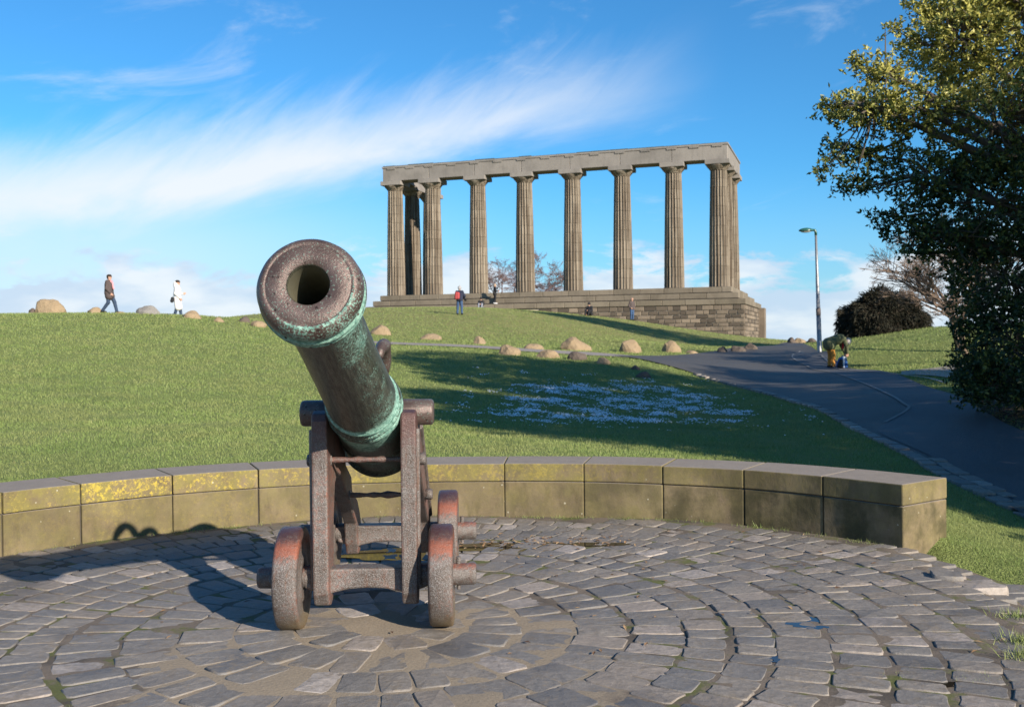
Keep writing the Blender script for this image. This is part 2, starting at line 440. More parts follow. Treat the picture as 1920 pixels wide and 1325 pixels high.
def m_iron(t):
    p = t.objc(); z = t.n('ShaderNodeSeparateXYZ', None, Vector=t.pos()).outputs[2]
    n = t.noise(p, 5, 6, .62); f = t.noise(p, 150, 4, .75); f2 = t.vor(p, 190)
    c = t.mix(t.sm(n, .3, .7), (.072, .053, .043), (.150, .130, .118))
    c = t.mix(t.m('MULTIPLY', t.sm(f, .46, .64), .6), c, (.29, .28, .275))
    c = t.mix(t.m('MULTIPLY', t.sm(t.noise(p, 22, 5, .7), .50, .66), .55), c, (.080, .048, .034))
    run = t.noise(t.mapv(t.pos(), scale=(38, 38, 3.5)), 1.0, 4, .65)
    c = t.mix(t.m('MULTIPLY', t.sm(run, .55, .68), .5), c, (.14, .058, .028))
    rust = t.sm(t.m('ADD', t.m('MULTIPLY', t.attr('rust'), .8), t.m('ADD', t.m('MULTIPLY', t.m('SUBTRACT', n, .5), 1.1), t.m('MULTIPLY', t.m('SUBTRACT', t.noise(p, 60, 4, .7), .5), 1.6))), .12, 1.05)
    c = t.mix(t.m('MULTIPLY', rust, .72), c, t.mix(f, (.22, .045, .018), (.40, .105, .045)))
    wornm = t.sm(t.m('ADD', t.attr('worn'), t.m('ADD', t.m('MULTIPLY', t.m('SUBTRACT', n, .5), .7), t.m('MULTIPLY', t.m('SUBTRACT', t.noise(p, 45, 4, .7), .5), 1.2))), .15, .95)
    c = t.mix(wornm, c, t.mix(n, (.060, .026, .024), (.11, .055, .05)))
    low = t.m('MULTIPLY', t.m('SUBTRACT', 1.0, t.sm(z, .02, .16)), t.sm(n, .3, .6))
    c = t.mix(t.m('MULTIPLY', low, .7), c, (.16, .115, .045))
    return dict(Base_Color=c, Metallic=.22, Roughness=t.m('SUBTRACT', t.m('MULTIPLY_ADD', f, .2, .42), t.m('MULTIPLY', wornm, .15)),
                Specular_IOR_Level=.6, Normal=t.bump(t.m('MULTIPLY_ADD', t.noise(p, 70, 4, .7), .9, t.m('SUBTRACT', f, t.m('MULTIPLY', f2, .4))), .7, .005))
mat('iron', m_iron)
def m_column(t):
    p = t.pos(); o = t.objc(); n = t.noise(p, .6, 5, .6); f = t.noise(p, 5, 5, .65)
    st = t.noise(t.mapv(p, scale=(4.2, 4.2, .09)), 1.5, 5, .7)
    r = t.rnd()
    c = t.mix(r, (.215, .180, .138), (.285, .24, .185))
    c = t.mix(t.m('MULTIPLY', t.sm(st, .42, .58), .85), c, (.085, .062, .043))
    c = t.mix(t.m('MULTIPLY', t.sm(n, .45, .75), .35), c, (.15, .125, .10))
    c = t.mix(t.m('MULTIPLY', t.sm(f, .55, .8), .3), c, (.07, .055, .04))
    return dict(Base_Color=c, Roughness=.93, Specular_IOR_Level=.2, Normal=t.bump(f, .4, .03))
mat('column_stone', m_column)
def m_ash(a, b, dk):
    def f_(t):
        p = t.pos(); n = t.noise(p, .55, 5, .6); f = t.noise(p, 6, 5, .65); r = t.rnd()
        st = t.noise(t.mapv(p, scale=(3, 3, .4)), 1.5, 5, .65)
        c = t.mix(r, a, b)
        c = t.mix(t.m('MULTIPLY', t.sm(st, .48, .75), .28), c, dk)
        c = t.mix(t.m('MULTIPLY', t.sm(n, .45, .7), .4), c, dk)
        c = t.mix(t.m('MULTIPLY', t.sm(f, .5, .8), .3), c, dk)
        return dict(Base_Color=c, Roughness=.93, Specular_IOR_Level=.2, Normal=t.bump(f, .5, .03))
    return f_
mat('entablature_stone', m_ash((.215, .195, .175), (.265, .238, .212), (.115, .104, .094)))
mat('step_stone', m_ash((.165, .138, .102), (.225, .188, .142), (.075, .062, .046)))
mat('plinth_stone', m_ash((.075, .060, .047), (.26, .205, .152), (.05, .042, .035)))
mat('joint', lambda t: dict(Base_Color=t.mix(t.noise(t.pos(), 4), (.05, .042, .034), (.10, .085, .07)), Roughness=1.0))
mat('plinth_mortar', lambda t: dict(Base_Color=t.mix(t.noise(t.pos(), 4), (.34, .285, .22), (.48, .41, .33)), Roughness=1.0))
mat('lead', lambda t: dict(Base_Color=t.mix(t.noise(t.pos(), 3), (.045, .06, .06), (.09, .11, .105)), Roughness=.7))
def m_rock(a, b):
    def f_(t):
        p = t.objc(); n = t.noise(p, 3, 6, .6); f = t.noise(p, 18, 4, .65)
        c = t.mix(n, a, b); c = t.mix(t.m('MULTIPLY', t.sm(f, .5, .75), .5), c, (.09, .07, .05))
        return dict(Base_Color=c, Roughness=.95, Specular_IOR_Level=.2, Normal=t.bump(t.m('ADD', n, f), .7, .05))
    return f_
mat('rock_tan', m_rock((.21, .155, .095), (.36, .265, .165)))
mat('rock_grey', m_rock((.15, .145, .135), (.27, .25, .225)))
mat('rock_dark', m_rock((.075, .062, .055), (.16, .125, .10)))
mat('snow', lambda t: dict(Base_Color=(.82, .84, .87), Roughness=.7, Specular_IOR_Level=.3))
mat('water', lambda t: dict(Base_Color=(.022, .017, .012), Roughness=.03, Specular_IOR_Level=.5))
mat('dead_leaf', lambda t: dict(Base_Color=t.ramp(t.attr('tint'), [(0, (.10, .05, .025)), (.6, (.26, .15, .07)), (1, (.42, .29, .16))]), Roughness=.8))
def m_leaf(stops, rough=.32):
    def f_(t):
        c = t.ramp(t.attr('tint'), stops)
        return dict(Base_Color=c, Roughness=rough, Specular_IOR_Level=.4, translucent=.22)
    return f_
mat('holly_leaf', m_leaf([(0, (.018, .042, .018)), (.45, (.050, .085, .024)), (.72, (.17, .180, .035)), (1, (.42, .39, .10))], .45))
mat('dark_leaf', m_leaf([(0, (.014, .022, .010)), (1, (.05, .06, .022))], .5))
mat('bush_leaf', m_leaf([(0, (.016, .018, .011)), (.6, (.036, .033, .018)), (1, (.075, .052, .032))], .8))
mat('bark', lambda t: dict(Base_Color=t.mix(t.noise(t.pos(), 8, 5), (.05, .04, .03), (.15, .12, .09)), Roughness=.95))
mat('bare_twig', lambda t: dict(Base_Color=t.mix(t.noise(t.pos(), 2, 3), (.11, .075, .055), (.23, .165, .12)), Roughness=.95))
mat('red_twig', lambda t: dict(Base_Color=t.mix(t.noise(t.pos(), .4, 3), (.10, .075, .085), (.19, .115, .095)), Roughness=.95))
mat('galvanised', lambda t: dict(Base_Color=t.mix(t.noise(t.pos(), 3, 4), (.20, .20, .205), (.34, .335, .33)), Roughness=.45, Metallic=.5))
mat('lamp_band', lambda t: dict(Base_Color=(.12, .09, .075), Roughness=.7))
mat('lamp_green', lambda t: dict(Base_Color=t.mix(t.noise(t.pos(), 6, 3), (.018, .075, .055), (.03, .11, .08)), Roughness=.3))
mat('lamp_lens', lambda t: dict(Base_Color=(.5, .5, .46), Roughness=.25))
def cloth(name, c, rough=.85):
    mat(name, lambda t: dict(Base_Color=t.mix(t.noise(t.objc(), 14, 4, .6), tuple(x * .7 for x in c), tuple(min(1, x * 1.2) for x in c)), Roughness=rough, Specular_IOR_Level=.25))
for nm, c in dict(skin=(.50, .29, .21), hair_dark=(.035, .024, .018), hair_grey=(.35, .34, .33), hair_fair=(.42, .30, .20), coat_brown=(.085, .065, .062), coat_white=(.80, .76, .73), coat_navy=(.025, .030, .055), coat_black=(.022, .022, .026),
                  coat_olive=(.105, .115, .060), jeans=(.045, .085, .17), jeans_dark=(.035, .055, .095), trousers_orange=(.52, .225, .045), trousers_black=(.02, .02, .024), red=(.55, .03, .04), pink=(.75, .30, .33), grey_knit=(.34, .33, .33),
                  shoe_black=(.015, .015, .016), shoe_white=(.7, .7, .7), bag_red=(.36, .06, .06), bag_black=(.02, .02, .022), bag_brown=(.36, .14, .055), bag_blue=(.03, .10, .30), bag_white=(.62, .66, .72), camera_black=(.01, .01, .01), eye=(.02, .015, .012), grey_check=(.22, .23, .27)).items():
    cloth(nm, c)

# ------------------------------------------------------------------ the land
def spaced(segs):
    out = []
    for a, b, st in segs: out += list(np.arange(a, b, st))
    return np.array(out + [segs[-1][1]])
gx = spaced([(-4000, -1000, 600), (-1000, -200, 160), (-200, -60, 20), (-60, -24, 2), (-24, -7, .6), (-7, 7.5, .125), (7.5, 26, .6), (26, 60, 2), (60, 200, 20), (200, 1000, 160), (1000, 4000, 600)])
gy = spaced([(-1000, -100, 180), (-100, -12, 11), (-12, 2, .8), (2, 11, .125), (11, 26, .3), (26, 70, .6), (70, 120, 1.5), (120, 200, 10), (200, 1000, 100), (1000, 5000, 500)])
X, Y = np.meshgrid(gx, gy, indexing='xy')
Z = H(X, Y)
micro = np.array([mnoise.noise(Vector((x * .9, y * .9, 0))) for x, y in zip(X.ravel(), Y.ravel())]).reshape(X.shape)
Z = Z + micro * .015 * sstep(np.hypot(X - WC[0], Y - WC[1]), 6, 9) * (Y < 60)
ny, nx = X.shape
ii, jj = np.meshgrid(np.arange(ny - 1), np.arange(nx - 1), indexing='ij')
F = np.stack([ii * nx + jj, ii * nx + jj + 1, (ii + 1) * nx + jj + 1, (ii + 1) * nx + jj], -1).reshape(-1, 4)
gm = mesh('ground', np.stack([X, Y, Z], -1).reshape(-1, 3), F, 'ground', True)
TREE = Vector((10.6, 17.2, 0)); TREE.z = Hs(TREE.x, TREE.y)
soil = np.exp(-(((X - 10.2) / 2.7) ** 2 + ((Y - 16.5) / 4.6) ** 2)) * 1.4
soil = np.maximum(soil, .9 * np.exp(-(((X - 4.3) / .45) ** 2 + ((Y - 7.2) / .6) ** 2)))
vattr(gm, 'soil', soil.ravel())
vattr(gm, 'dry', (sstep(Y, 40, 55)).ravel())
tag(link('ground', gm), kind='structure')

def ribbon(name, L, Rr, lift, material, ncol=12, per=10):
    A = catmull(L, per); B = catmull(Rr, per)
    t = np.linspace(0, 1, ncol)
    G = A[:, None, :] * (1 - t[None, :, None]) + B[:, None, :] * t[None, :, None]
    z = H(G[..., 0], G[..., 1]) + lift
    n, m = z.shape
    V = np.concatenate([G, z[..., None]], -1).reshape(-1, 3)
    i, j = np.meshgrid(np.arange(n - 1), np.arange(m - 1), indexing='ij')
    Fq = np.stack([i * m + j, i * m + j + 1, (i + 1) * m + j + 1, (i + 1) * m + j], -1).reshape(-1, 4)
    o = link(name, mesh(name, V, Fq, material, True)); tag(o, kind='structure'); return o
RL = [(7, -8), (5.6, 2), (4.85, 8), (5.05, 11.4), (5.4, 13.4), (5.85, 16.8), (6.45, 22), (6.6, 27), (5.6, 31), (4.2, 33.3), (3.6, 35.4), (4.6, 37.6), (7.7, 42), (12.7, 52), (16, 60), (24, 76)]
RRt = [(12, -8), (9.5, 2), (8.6, 8), (8.0, 11), (7.8, 13.5), (8.05, 16.2), (9.1, 20.5), (10.6, 26.5), (11.5, 31), (11.7, 33.5), (11.9, 35), (12.1, 37), (13.0, 42), (14.9, 52), (17.8, 60), (26, 76)]
ribbon('road', RL, RRt, .035, 'asphalt', 20, 12)
# the footway on the right of the pale edging line
line_px = [(1660, 796), (1703, 770), (1690, 757), (1640, 730), (1585, 708), (1520, 692), (1492, 677), (1486, 668), (1500, 660)]
line = [tuple(ground(*q))[:2] for q in line_px]
def strip(name, pts, wdt, lift, material):
    C = catmull(pts, 8); T = np.gradient(C, axis=0); N = np.stack([-T[:, 1], T[:, 0]], -1); N /= np.linalg.norm(N, axis=1, keepdims=True)
    return ribbon(name, C + N * wdt / 2, C - N * wdt / 2, lift, material, 3, 2)
fw_l = [(5.0, 8), (5.2, 11.4), (5.55, 13.4), (5.9, 16.0)] + line
fw_r = [(8.55, 8), (7.95, 11), (7.75, 13.4), (7.8, 14.6), (7.95, 15.8), (8.5, 18.2), (9.0, 20.3), (9.9, 23.9), (10.6, 26.6), (11.2, 29.6), (11.6, 33), (11.8, 35), (12.2, 38)]
assert len(fw_l) == len(fw_r)
ribbon('footway', fw_l, fw_r, .043, 'footway', 12, 8)
strip('edging_line', line, .06, .052, 'edging')
kr = [tuple(ground(*q))[:2] for q in [(1540, 668), (1556, 684), (1600, 697), (1680, 704), (1740, 712), (1775, 722)]]
strip('edging_line', kr, .08, .058, 'edging')
ribbon('path', [tuple(ground(*q))[:2] for q in [(1230, 676), (1120, 668), (1000, 661), (850, 651), (700, 644.5), (600, 633)]],
       [tuple(ground(*q))[:2] for q in [(1200, 669), (1110, 661.5), (1000, 655.5), (850, 646.5), (700, 640.5), (600, 629.5)]], .03, 'gravel_path', 5, 10)
ribbon('side_path', [tuple(ground(*q))[:2] for q in [(1690, 703), (1750, 706), (1800, 712), (1860, 716)]],
       [tuple(ground(*q))[:2] for q in [(1690, 697), (1750, 691), (1800, 684), (1860, 680)]], .03, 'gravel_path', 5, 6)

# sett gutter along the near edge of the road
gut = tag(empty('road_gutter', (5.0, 11, Hs(5, 11))), 'row of worn stone setts edging the near side of the dark road', 'gutter')
Cg = catmull(RL[2:9], 30)
seg = np.concatenate([[0], np.cumsum(np.linalg.norm(np.diff(Cg, axis=0), axis=1))])
def sett_mesh(seed, rough=1.0):
    """unit stone, top at z=0, uneven corners, rounded shoulders"""
    r = random.Random(seed)
    c = [(-.5, -.5), (.5, -.5), (.5, .5), (-.5, .5)]
    c = [(x + r.uniform(-.05, .05) * rough, y + r.uniform(-.065, .065) * rough) for x, y in c]
    bm = bmesh.new()
    ring = []
    for k in range(4):                                   # corner cut into two points, one point mid-side
        a, b, p = Vector(c[k]), Vector(c[(k + 1) % 4]), Vector(c[k - 1])
        e = r.uniform(.06, .13)
        ring += [a + (p - a) * e, a + (b - a) * e, a + (b - a) * .5 + Vector((r.uniform(-.03, .03), r.uniform(-.03, .03))) * rough]
    lv = [(-1.0, 1.0), (-.20, 1.0), (-.09, .985), (-.03, .965), (0.0, .93)]
    rows = [[bm.verts.new((v.x * s, v.y * s, z + (r.uniform(-.018, .018) * rough if z > -.06 else 0))) for v in ring] for z, s in lv]
    n = len(ring)
    for a, b in zip(rows, rows[1:]):
        for i in range(n): bm.faces.new((a[i], a[(i + 1) % n], b[(i + 1) % n], b[i]))
    cv = bm.verts.new((0, 0, .02 + r.uniform(-.03, .05)))
    for i in range(n): bm.faces.new((rows[-1][i], rows[-1][(i + 1) % n], cv))
    for f_ in bm.faces: f_.smooth = len(f_.verts) == 4
    return bmmesh('sett', bm, 'sett', False)
SETTS = [sett_mesh(i) for i in range(14)]
s = 0.3; k = 0
while s < seg[-1] - .4:
    ln = random.uniform(.24, .40)
    x = np.interp(s, seg, Cg[:, 0]); y = np.interp(s, seg, Cg[:, 1]); x2 = np.interp(s + .2, seg, Cg[:, 0]); y2 = np.interp(s + .2, seg, Cg[:, 1])
    a = math.atan2(y2 - y, x2 - x)
    for row in range(2 if y < 13 else 1):
        off = .04 - row * .2
        xx = x + math.sin(a) * -off; yy = y + math.cos(a) * off
        M = Matrix.Translation((xx, yy, Hs(xx, yy) + .05 + random.uniform(-.012, .012))) @ Matrix.Rotation(a + random.uniform(-.05, .05), 4, 'Z') @ Matrix.Diagonal((ln * .93, .17, .12, 1))
        link('sett', SETTS[k % 14], gut, M); k += 1
    s += ln

# ------------------------------------------------------------------ cobbled paving
pav = []
nr = 70; na = 160
bedx, bedy = np.meshgrid(np.linspace(-5.3, 4.3, 260), np.linspace(-3, 9.4, 330), indexing='xy')
bn = np.array([mnoise.fractal(Vector((a_ * 3.1, b_ * 3.1, 5)), .8, 2.1, 4) for a_, b_ in zip(bedx.ravel(), bedy.ravel())]).reshape(bedx.shape)
bz = hp(bedx, bedy) - .0052 + np.clip(bn, -1, 1) * .0055
SC = np.array([-.76, 5.62])                              # the rings of setts run round the gun
rr = np.hypot(bedx - SC[0], bedy - SC[1])
keep = inside(bedx, bedy, .28)
mm = 1 - sstep(np.hypot((bedx + .62) / 1.2, (bedy - 5.0) / 1.15), .6, 1.45)
bz = bz + .002 * mm
idx = np.arange(bedx.size).reshape(bedx.shape)
q = np.stack([idx[:-1, :-1], idx[:-1, 1:], idx[1:, 1:], idx[1:, :-1]], -1)
kq = keep[:-1, :-1] & keep[:-1, 1:] & keep[1:, 1:] & keep[1:, :-1]
bme = mesh('paving', np.stack([bedx, bedy, bz], -1).reshape(-1, 3), q[kq].reshape(-1, 4), 'bed', True)
vattr(bme, 'mortar', mm.ravel())
paving = tag(link('paving', bme), kind='structure')
CAN = Vector((-0.83, 5.62, 0)); YAW = R(2.0)
wheel_xy = []
for sxn in (-1, 1):
    for yy in (0, 1.3):
        v = Matrix.Rotation(YAW, 3, 'Z') @ Vector((sxn * .42, yy, 0)); wheel_xy.append((CAN.x + v.x, CAN.y + v.y))
setts = []
rad = .20; ringi = 0
while rad < 9.2:
    jc = (random.uniform(-.015, .015), random.uniform(-.015, .015)); rl = random.uniform(.22, .285) if rad > 1.5 else random.uniform(.27, .32)
    rm = rad + rl / 2
    a = random.uniform(0, 6)
    end = a + 2 * PI
    while a < end - .5 * .15 / rm:
        tw = random.uniform(.13, .19) if rad > 1.5 else random.uniform(.15, .22)
        if random.random() < .1: tw *= 1.3
        if a + tw / rm > end: tw = (end - a) * rm
        am = a + tw / 2 / rm
        rj = rm + random.uniform(-.014, .014)
        x = SC[0] + jc[0] + rj * math.cos(am); y = SC[1] + jc[1] + rj * math.sin(am)
        a += tw / rm
        if not (y > -2.5): continue
        if not inside(np.array(x), np.array(y), -.06): continue
        if x > 3.05 and y < 6.2 and random.random() < .8: continue
        setts.append((x, y, rl * random.uniform(.93, 1.0), tw * random.uniform(.90, .985), am + random.uniform(-.07, .07), random.random()))
    rad += rl + .006; ringi += 1
def sett_M(x, y, l, t, a):
    mo = 1 - float(sstep(np.array(math.hypot((x + .62) / 1.15, (y - 5.0) / 1.05)), .75, 1.3))
    z = float(hp(x, y)) + random.uniform(-.0035, .003)
    return (Matrix.Translation((x, y, z)) @ Matrix.Rotation(random.uniform(-.014, .014), 4, 'X') @ Matrix.Rotation(random.uniform(-.012, .012), 4, 'Y')
            @ Matrix.Rotation(a, 4, 'Z') @ Matrix.Diagonal((l, t, .10, 1)))
def showsize(s):
    x, y = s[0], s[1]
    if y < 4.25 or abs(x) > .53 * y: return 0
    return s[2] * s[3] / y ** 3
setts.sort(key=showsize, reverse=True)
big, rest = setts[:300], setts[300:]
for i, sv in enumerate(big):
    link('sett', SETTS[i % 14], paving, sett_M(*sv[:5]))
base_np = []
for me in SETTS:
    v = np.empty(len(me.vertices) * 3); me.vertices.foreach_get('co', v)
    base_np.append((v.reshape(-1, 3), [tuple(p.vertices) for p in me.polygons]))
V = []; F = []; T = []
for i, sv in enumerate(rest):
    v, f = base_np[i % 14]; M = np.array(sett_M(*sv[:5])); o = len(T)
    V.append(v @ M[:3, :3].T + M[:3, 3]); F += [tuple(j + o for j in q_) for q_ in f]; T += [sv[5]] * len(v)
me = mesh('small_setts', np.concatenate(V), F, 'sett', False); vattr(me, 'tint', T)
me.polygons.foreach_set('use_smooth', [len(f_) == 4 for f_ in F])
tag(link('small_setts', me, paving), kind='stuff')

# broken kerb stones at the right-hand edge of the paving
for i, (px, py, wx, wy, a, lab) in enumerate([(1835, 1133, .30, .22, .2, ''), (1893, 1140, .34, .24, .12, ''), (1775, 1112, .2, .16, -.3, '')]):
    g = ground(px, py)
    link('kerb_stone', SETTS[(i * 3) % 14], paving, Matrix.Translation((g.x, g.y, float(hp(g.x, g.y)) + .035)) @ Matrix.Rotation(a, 4, 'Z') @ Matrix.Diagonal((wx, wy, .2, 1)))

# ------------------------------------------------------------------ curved stone wall
wall = tag(empty('curved_wall', (WC[0], WC[1] + WR + .3, 0)), 'low curved sandstone wall with lichen, bending round behind the cannon', 'wall')
Jn = [(-5.0, 4.7), (-4.85, 5.75), (-4.45, 6.8), (-3.93, 7.64), (-3.51, 8.07), (-2.93, 8.55), (-2.28, 8.88), (-1.72, 9.05), (-.93, 9.16), (-.083, 9.155), (.643, 9.07), (1.33, 8.86), (1.98, 8.55), (2.52, 8.1), (2.97, 7.57)]
per = 6
CI = catmull(Jn, per)
Tn = np.gradient(CI, axis=0); No = np.stack([-Tn[:, 1], Tn[:, 0]], -1); No /= np.linalg.norm(No, axis=1, keepdims=True)
CO = CI + No * WT
CO[-1] = (3.46, 7.92); CO[-2] = CO[-2] * .6 + (CO[-1] + (CO[-3] - CO[-1]) * .5) * .4
def stone(i0, i1, z0, z1, inset=0.0, gap=.004, jog=0.0):
    bm = bmesh.new()
    rows = []
    for k in range(i0, i1 + 1):
        a = CI[k].copy(); b = CO[k].copy()
        t = Tn[k] / np.linalg.norm(Tn[k])
        if k == i0: a += t * gap; b += t * gap
        if k == i1: a -= t * gap; b -= t * gap
        nn = No[k]; a = a + nn * (inset + jog); b = b - nn * inset
        rows.append([bm.verts.new((*a, z0)), bm.verts.new((*b, z0)), bm.verts.new((*b, z1)), bm.verts.new((*a, z1))])
    for p, q2 in zip(rows, rows[1:]):
        for c in range(4): bm.faces.new((p[c], p[(c + 1) % 4], q2[(c + 1) % 4], q2[c]))
    bm.faces.new(rows[0][::-1]); bm.faces.new(rows[-1])
    bmesh.ops.recalc_face_normals(bm, faces=bm.faces)
    bevel_sharp(bm, .010, 2, 40)
    return bmmesh('wall_stone', bm, 'wall_stone')
for i in range(len(Jn) - 1):
    i0, i1 = i * per, (i + 1) * per
    g = random.uniform(.002, .004) if i not in (3, 6) else .008
    me = stone(i0, i1, WH - .165, WH + random.uniform(-.004, .004), 0.0, g, random.uniform(-.006, .006))
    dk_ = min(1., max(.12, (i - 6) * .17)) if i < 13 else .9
    li = {2: .8, 3: .55, 4: 1., 5: .9, 6: .6, 7: .45, 8: .4, 9: .35, 10: .25}.get(i, 0.12); gr_ = {2: .8, 3: .8, 4: .9, 5: .85, 6: .7, 7: .75, 8: .8, 9: .7, 10: .6, 11: .4}.get(i, .3)
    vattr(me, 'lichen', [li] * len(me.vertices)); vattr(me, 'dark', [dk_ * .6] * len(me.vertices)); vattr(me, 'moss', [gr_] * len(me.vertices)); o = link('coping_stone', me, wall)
    if i in (4, 5): o['label'] = 'coping stone crusted with yellow lichen'
    me = stone(i0, i1, -.42, WH - .165 - .006, .006, g, random.uniform(-.004, .004))
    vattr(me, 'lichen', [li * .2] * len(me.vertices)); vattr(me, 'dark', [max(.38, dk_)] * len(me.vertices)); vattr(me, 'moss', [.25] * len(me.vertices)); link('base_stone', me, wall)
bm = bmesh.new()                                        # dark bedding mortar showing in the joints
rows = []
for k in range(len(CI)):
    a = CI[k] + No[k] * .03; b = CO[k] - No[k] * .03
    if k == len(CI) - 1: a = a - Tn[k] * .1; b = b - Tn[k] * .1
    rows.append([bm.verts.new((*a, -.4)), bm.verts.new((*b, -.4)), bm.verts.new((*b, WH - .03)), bm.verts.new((*a, WH - .03))])
for p, q2 in zip(rows, rows[1:]):
    for c in range(4): bm.faces.new((p[c], p[(c + 1) % 4], q2[(c + 1) % 4], q2[c]))
bmesh.ops.recalc_face_normals(bm, faces=bm.faces)
link('mortar', bmmesh('mortar', bm, 'joint'), wall)

# ------------------------------------------------------------------ the cannon
can = tag(empty('cannon', CAN, YAW), 'old bronze cannon with green patina on a rusty iron carriage with solid wheels', 'cannon')
CW = Matrix.Translation(CAN) @ Matrix.Rotation(YAW, 4, 'Z')
def cpart(name, me, parent=None, M=Matrix.Identity(4)):
    return link(name, me, parent or can, CW @ M)
def iron_attrs(me, worn=None, rust=None):
    n = len(me.vertices); co = np.empty(n * 3); me.vertices.foreach_get('co', co); co = co.reshape(-1, 3)
    vattr(me, 'worn', worn(co) if worn else np.zeros(n)); vattr(me, 'rust', rust(co) if rust else np.full(n, .1))
    return me
ELEV = R(17.5)
LT = 2.07                                               # muzzle face to trunnion axis
TR = Vector((0, .1, 1.2))
prof = [(0.020, .079), (.006, .080), (0.0, .084), (0.0, .120), (0.0, .155), (.004, .160), (.004, .164), (.001, .168), (.006, .180), (.022, .194), (.045, .202), (.066, .204), (.078, .201), (.083, .194), (.088, .194), (.092, .205), (.106, .209), (.120, .205), (.124, .196),
        (.130, .196), (.134, .203), (.146, .205), (.158, .200), (.162, .190), (.170, .188), (.178, .192), (.188, .190), (.196, .180), (.215, .170), (.25, .162), (.30, .157), (.36, .155), (.5, .156), (.7, .160), (.95, .166), (1.2, .173), (1.45, .181), (1.68, .189), (1.76, .192),
        (1.765, .200), (1.775, .204), (1.785, .200), (1.79, .195), (1.815, .195), (1.82, .206), (1.835, .212), (1.85, .206), (1.855, .199), (1.875, .199), (1.88, .210), (1.90, .217), (1.92, .210), (1.926, .203), (1.95, .203), (2.07, .207), (2.25, .212), (2.40, .216),
        (2.41, .224), (2.43, .228), (2.45, .224), (2.46, .218), (2.6, .224), (2.74, .230), (2.75, .246), (2.78, .252), (2.81, .246), (2.82, .236), (2.85, .225), (2.89, .19), (2.92, .13), (2.935, .075), (2.96, .05), (3.0, .045), (3.03, .06), (3.07, .075), (3.11, .06), (3.13, .02), (3.132, .001)]
# denser along the chase so that the patina can vary
pp = []
for a, b in zip(prof, prof[1:]):
    n = max(1, int(abs(b[0] - a[0]) / .05))
    pp += [(a[0] + (b[0] - a[0]) * k / n, a[1] + (b[1] - a[1]) * k / n) for k in range(n)]
pp.append(prof[-1])
NB = 96
V, F = lathe(pp, NB)
V = np.asarray(V)
wob = np.array([mnoise.noise(Vector(v * 9)) + .5 * mnoise.noise(Vector(v * 30)) for v in V])
rn = np.hypot(V[:, 0], V[:, 1]); V[:, :2] *= (1 + .006 * wob * (rn > .1))[:, None]
me = mesh('barrel', V, F[:, ::-1].copy(), 'bronze', True)
pr = np.array(pp); sv = np.repeat(pr[:, 0], NB); rv = np.repeat(pr[:, 1], NB)
angv = np.tile(np.linspace(0, 2 * PI, NB, endpoint=False), len(pp))
# local y of the lathe is 'up' after mounting (see BM): under side of the lip, ring grooves and flanks go green
up = np.sin(angv)
groove = np.zeros(len(pr))
for s0 in (.085, .127, .166, .205, 1.768, 1.80, 1.865, 1.94, 1.98, 2.06, 2.45): groove = np.maximum(groove, np.exp(-((pr[:, 0] - s0) / .014) ** 2))
groove = np.maximum(groove, .75 * np.exp(-((pr[:, 0] - 2.0) / .12) ** 2))
vg = np.repeat(groove, NB) * .62 + (sv < .21) * (rv > .165) * (.16 + .42 * sstep(np.cos(angv - 4.3), -.1, .8))
vg += .46 * (sv > 1.98) * (sv < 2.9) + (sv > .2) * (sv < 1.98) * (.10 + .34 * sstep(np.cos(angv - 3.75), .55, .98) + .22 * sstep(sv, 1.2, 1.9)) + .14 * (sv > .2) * (sv < .7)
vg -= .22 * (sv < .01) * (rv < .158)
vg += .36 * np.exp(-((rv - .163) / .005) ** 2) * (sv < .03)
vattr(me, 'verdigris', vg); vattr(me, 'face', ((sv < .21) * 1.0 * (rv > .08)))
# barrel axis: lathe z -> backwards and down; lathe y -> up
axis = Vector((0, math.cos(ELEV), -math.sin(ELEV)))     # from muzzle to breech
yv = Vector((0, math.sin(ELEV), math.cos(ELEV)))
xv = yv.cross(axis)
muz = TR - axis * LT
BM = Matrix((( xv.x, yv.x, axis.x, muz.x), (xv.y, yv.y, axis.y, muz.y), (xv.z, yv.z, axis.z, muz.z), (0, 0, 0, 1)))
barrel = cpart('barrel', me, None, BM)
V, F = lathe([(.008, .0795), (.3, .079), (.9, .079), (1.5, .079), (1.9, .078), (1.905, .001)], 40)
cpart('bore', mesh('bore', V, F, 'bore', True), barrel, BM)
for sgn in (-1, 1):
    V, F = lathe([(.10, .076), (.362, .075), (.374, .070), (.380, .058), (.380, .001)], 32)
    me = mesh('trunnion', V, F, 'bronze', True)
    co = np.array(V); vattr(me, 'verdigris', .62 - 1.3 * np.clip(co[:, 2] - .2, 0, 1) * 2.2); vattr(me, 'face', np.ones(len(V)))
    cpart('trunnion', me, barrel, Matrix.Translation(TR) @ Matrix.Rotation(sgn * PI / 2, 4, 'Y'))
    pts = []
    for u in np.linspace(0, 1, 13):
        s_ = 1.60 + .34 * u
        h = .19 + .115 * math.sin(PI * min(1, u * 1.02)) ** .7
        pts.append((sgn * (.105 + .02 * math.sin(PI * u)), h, s_))
    V, F = tube(pts, [.022, .028, .034, .036, .036, .034, .030, .028, .028, .030, .033, .030, .022], 12)
    me = mesh('dolphin_handle', V, F, 'bronze', True)
    vattr(me, 'verdigris', np.full(len(V), .10)); vattr(me, 'face', np.ones(len(V)))
    cpart('dolphin_handle', me, barrel, BM)
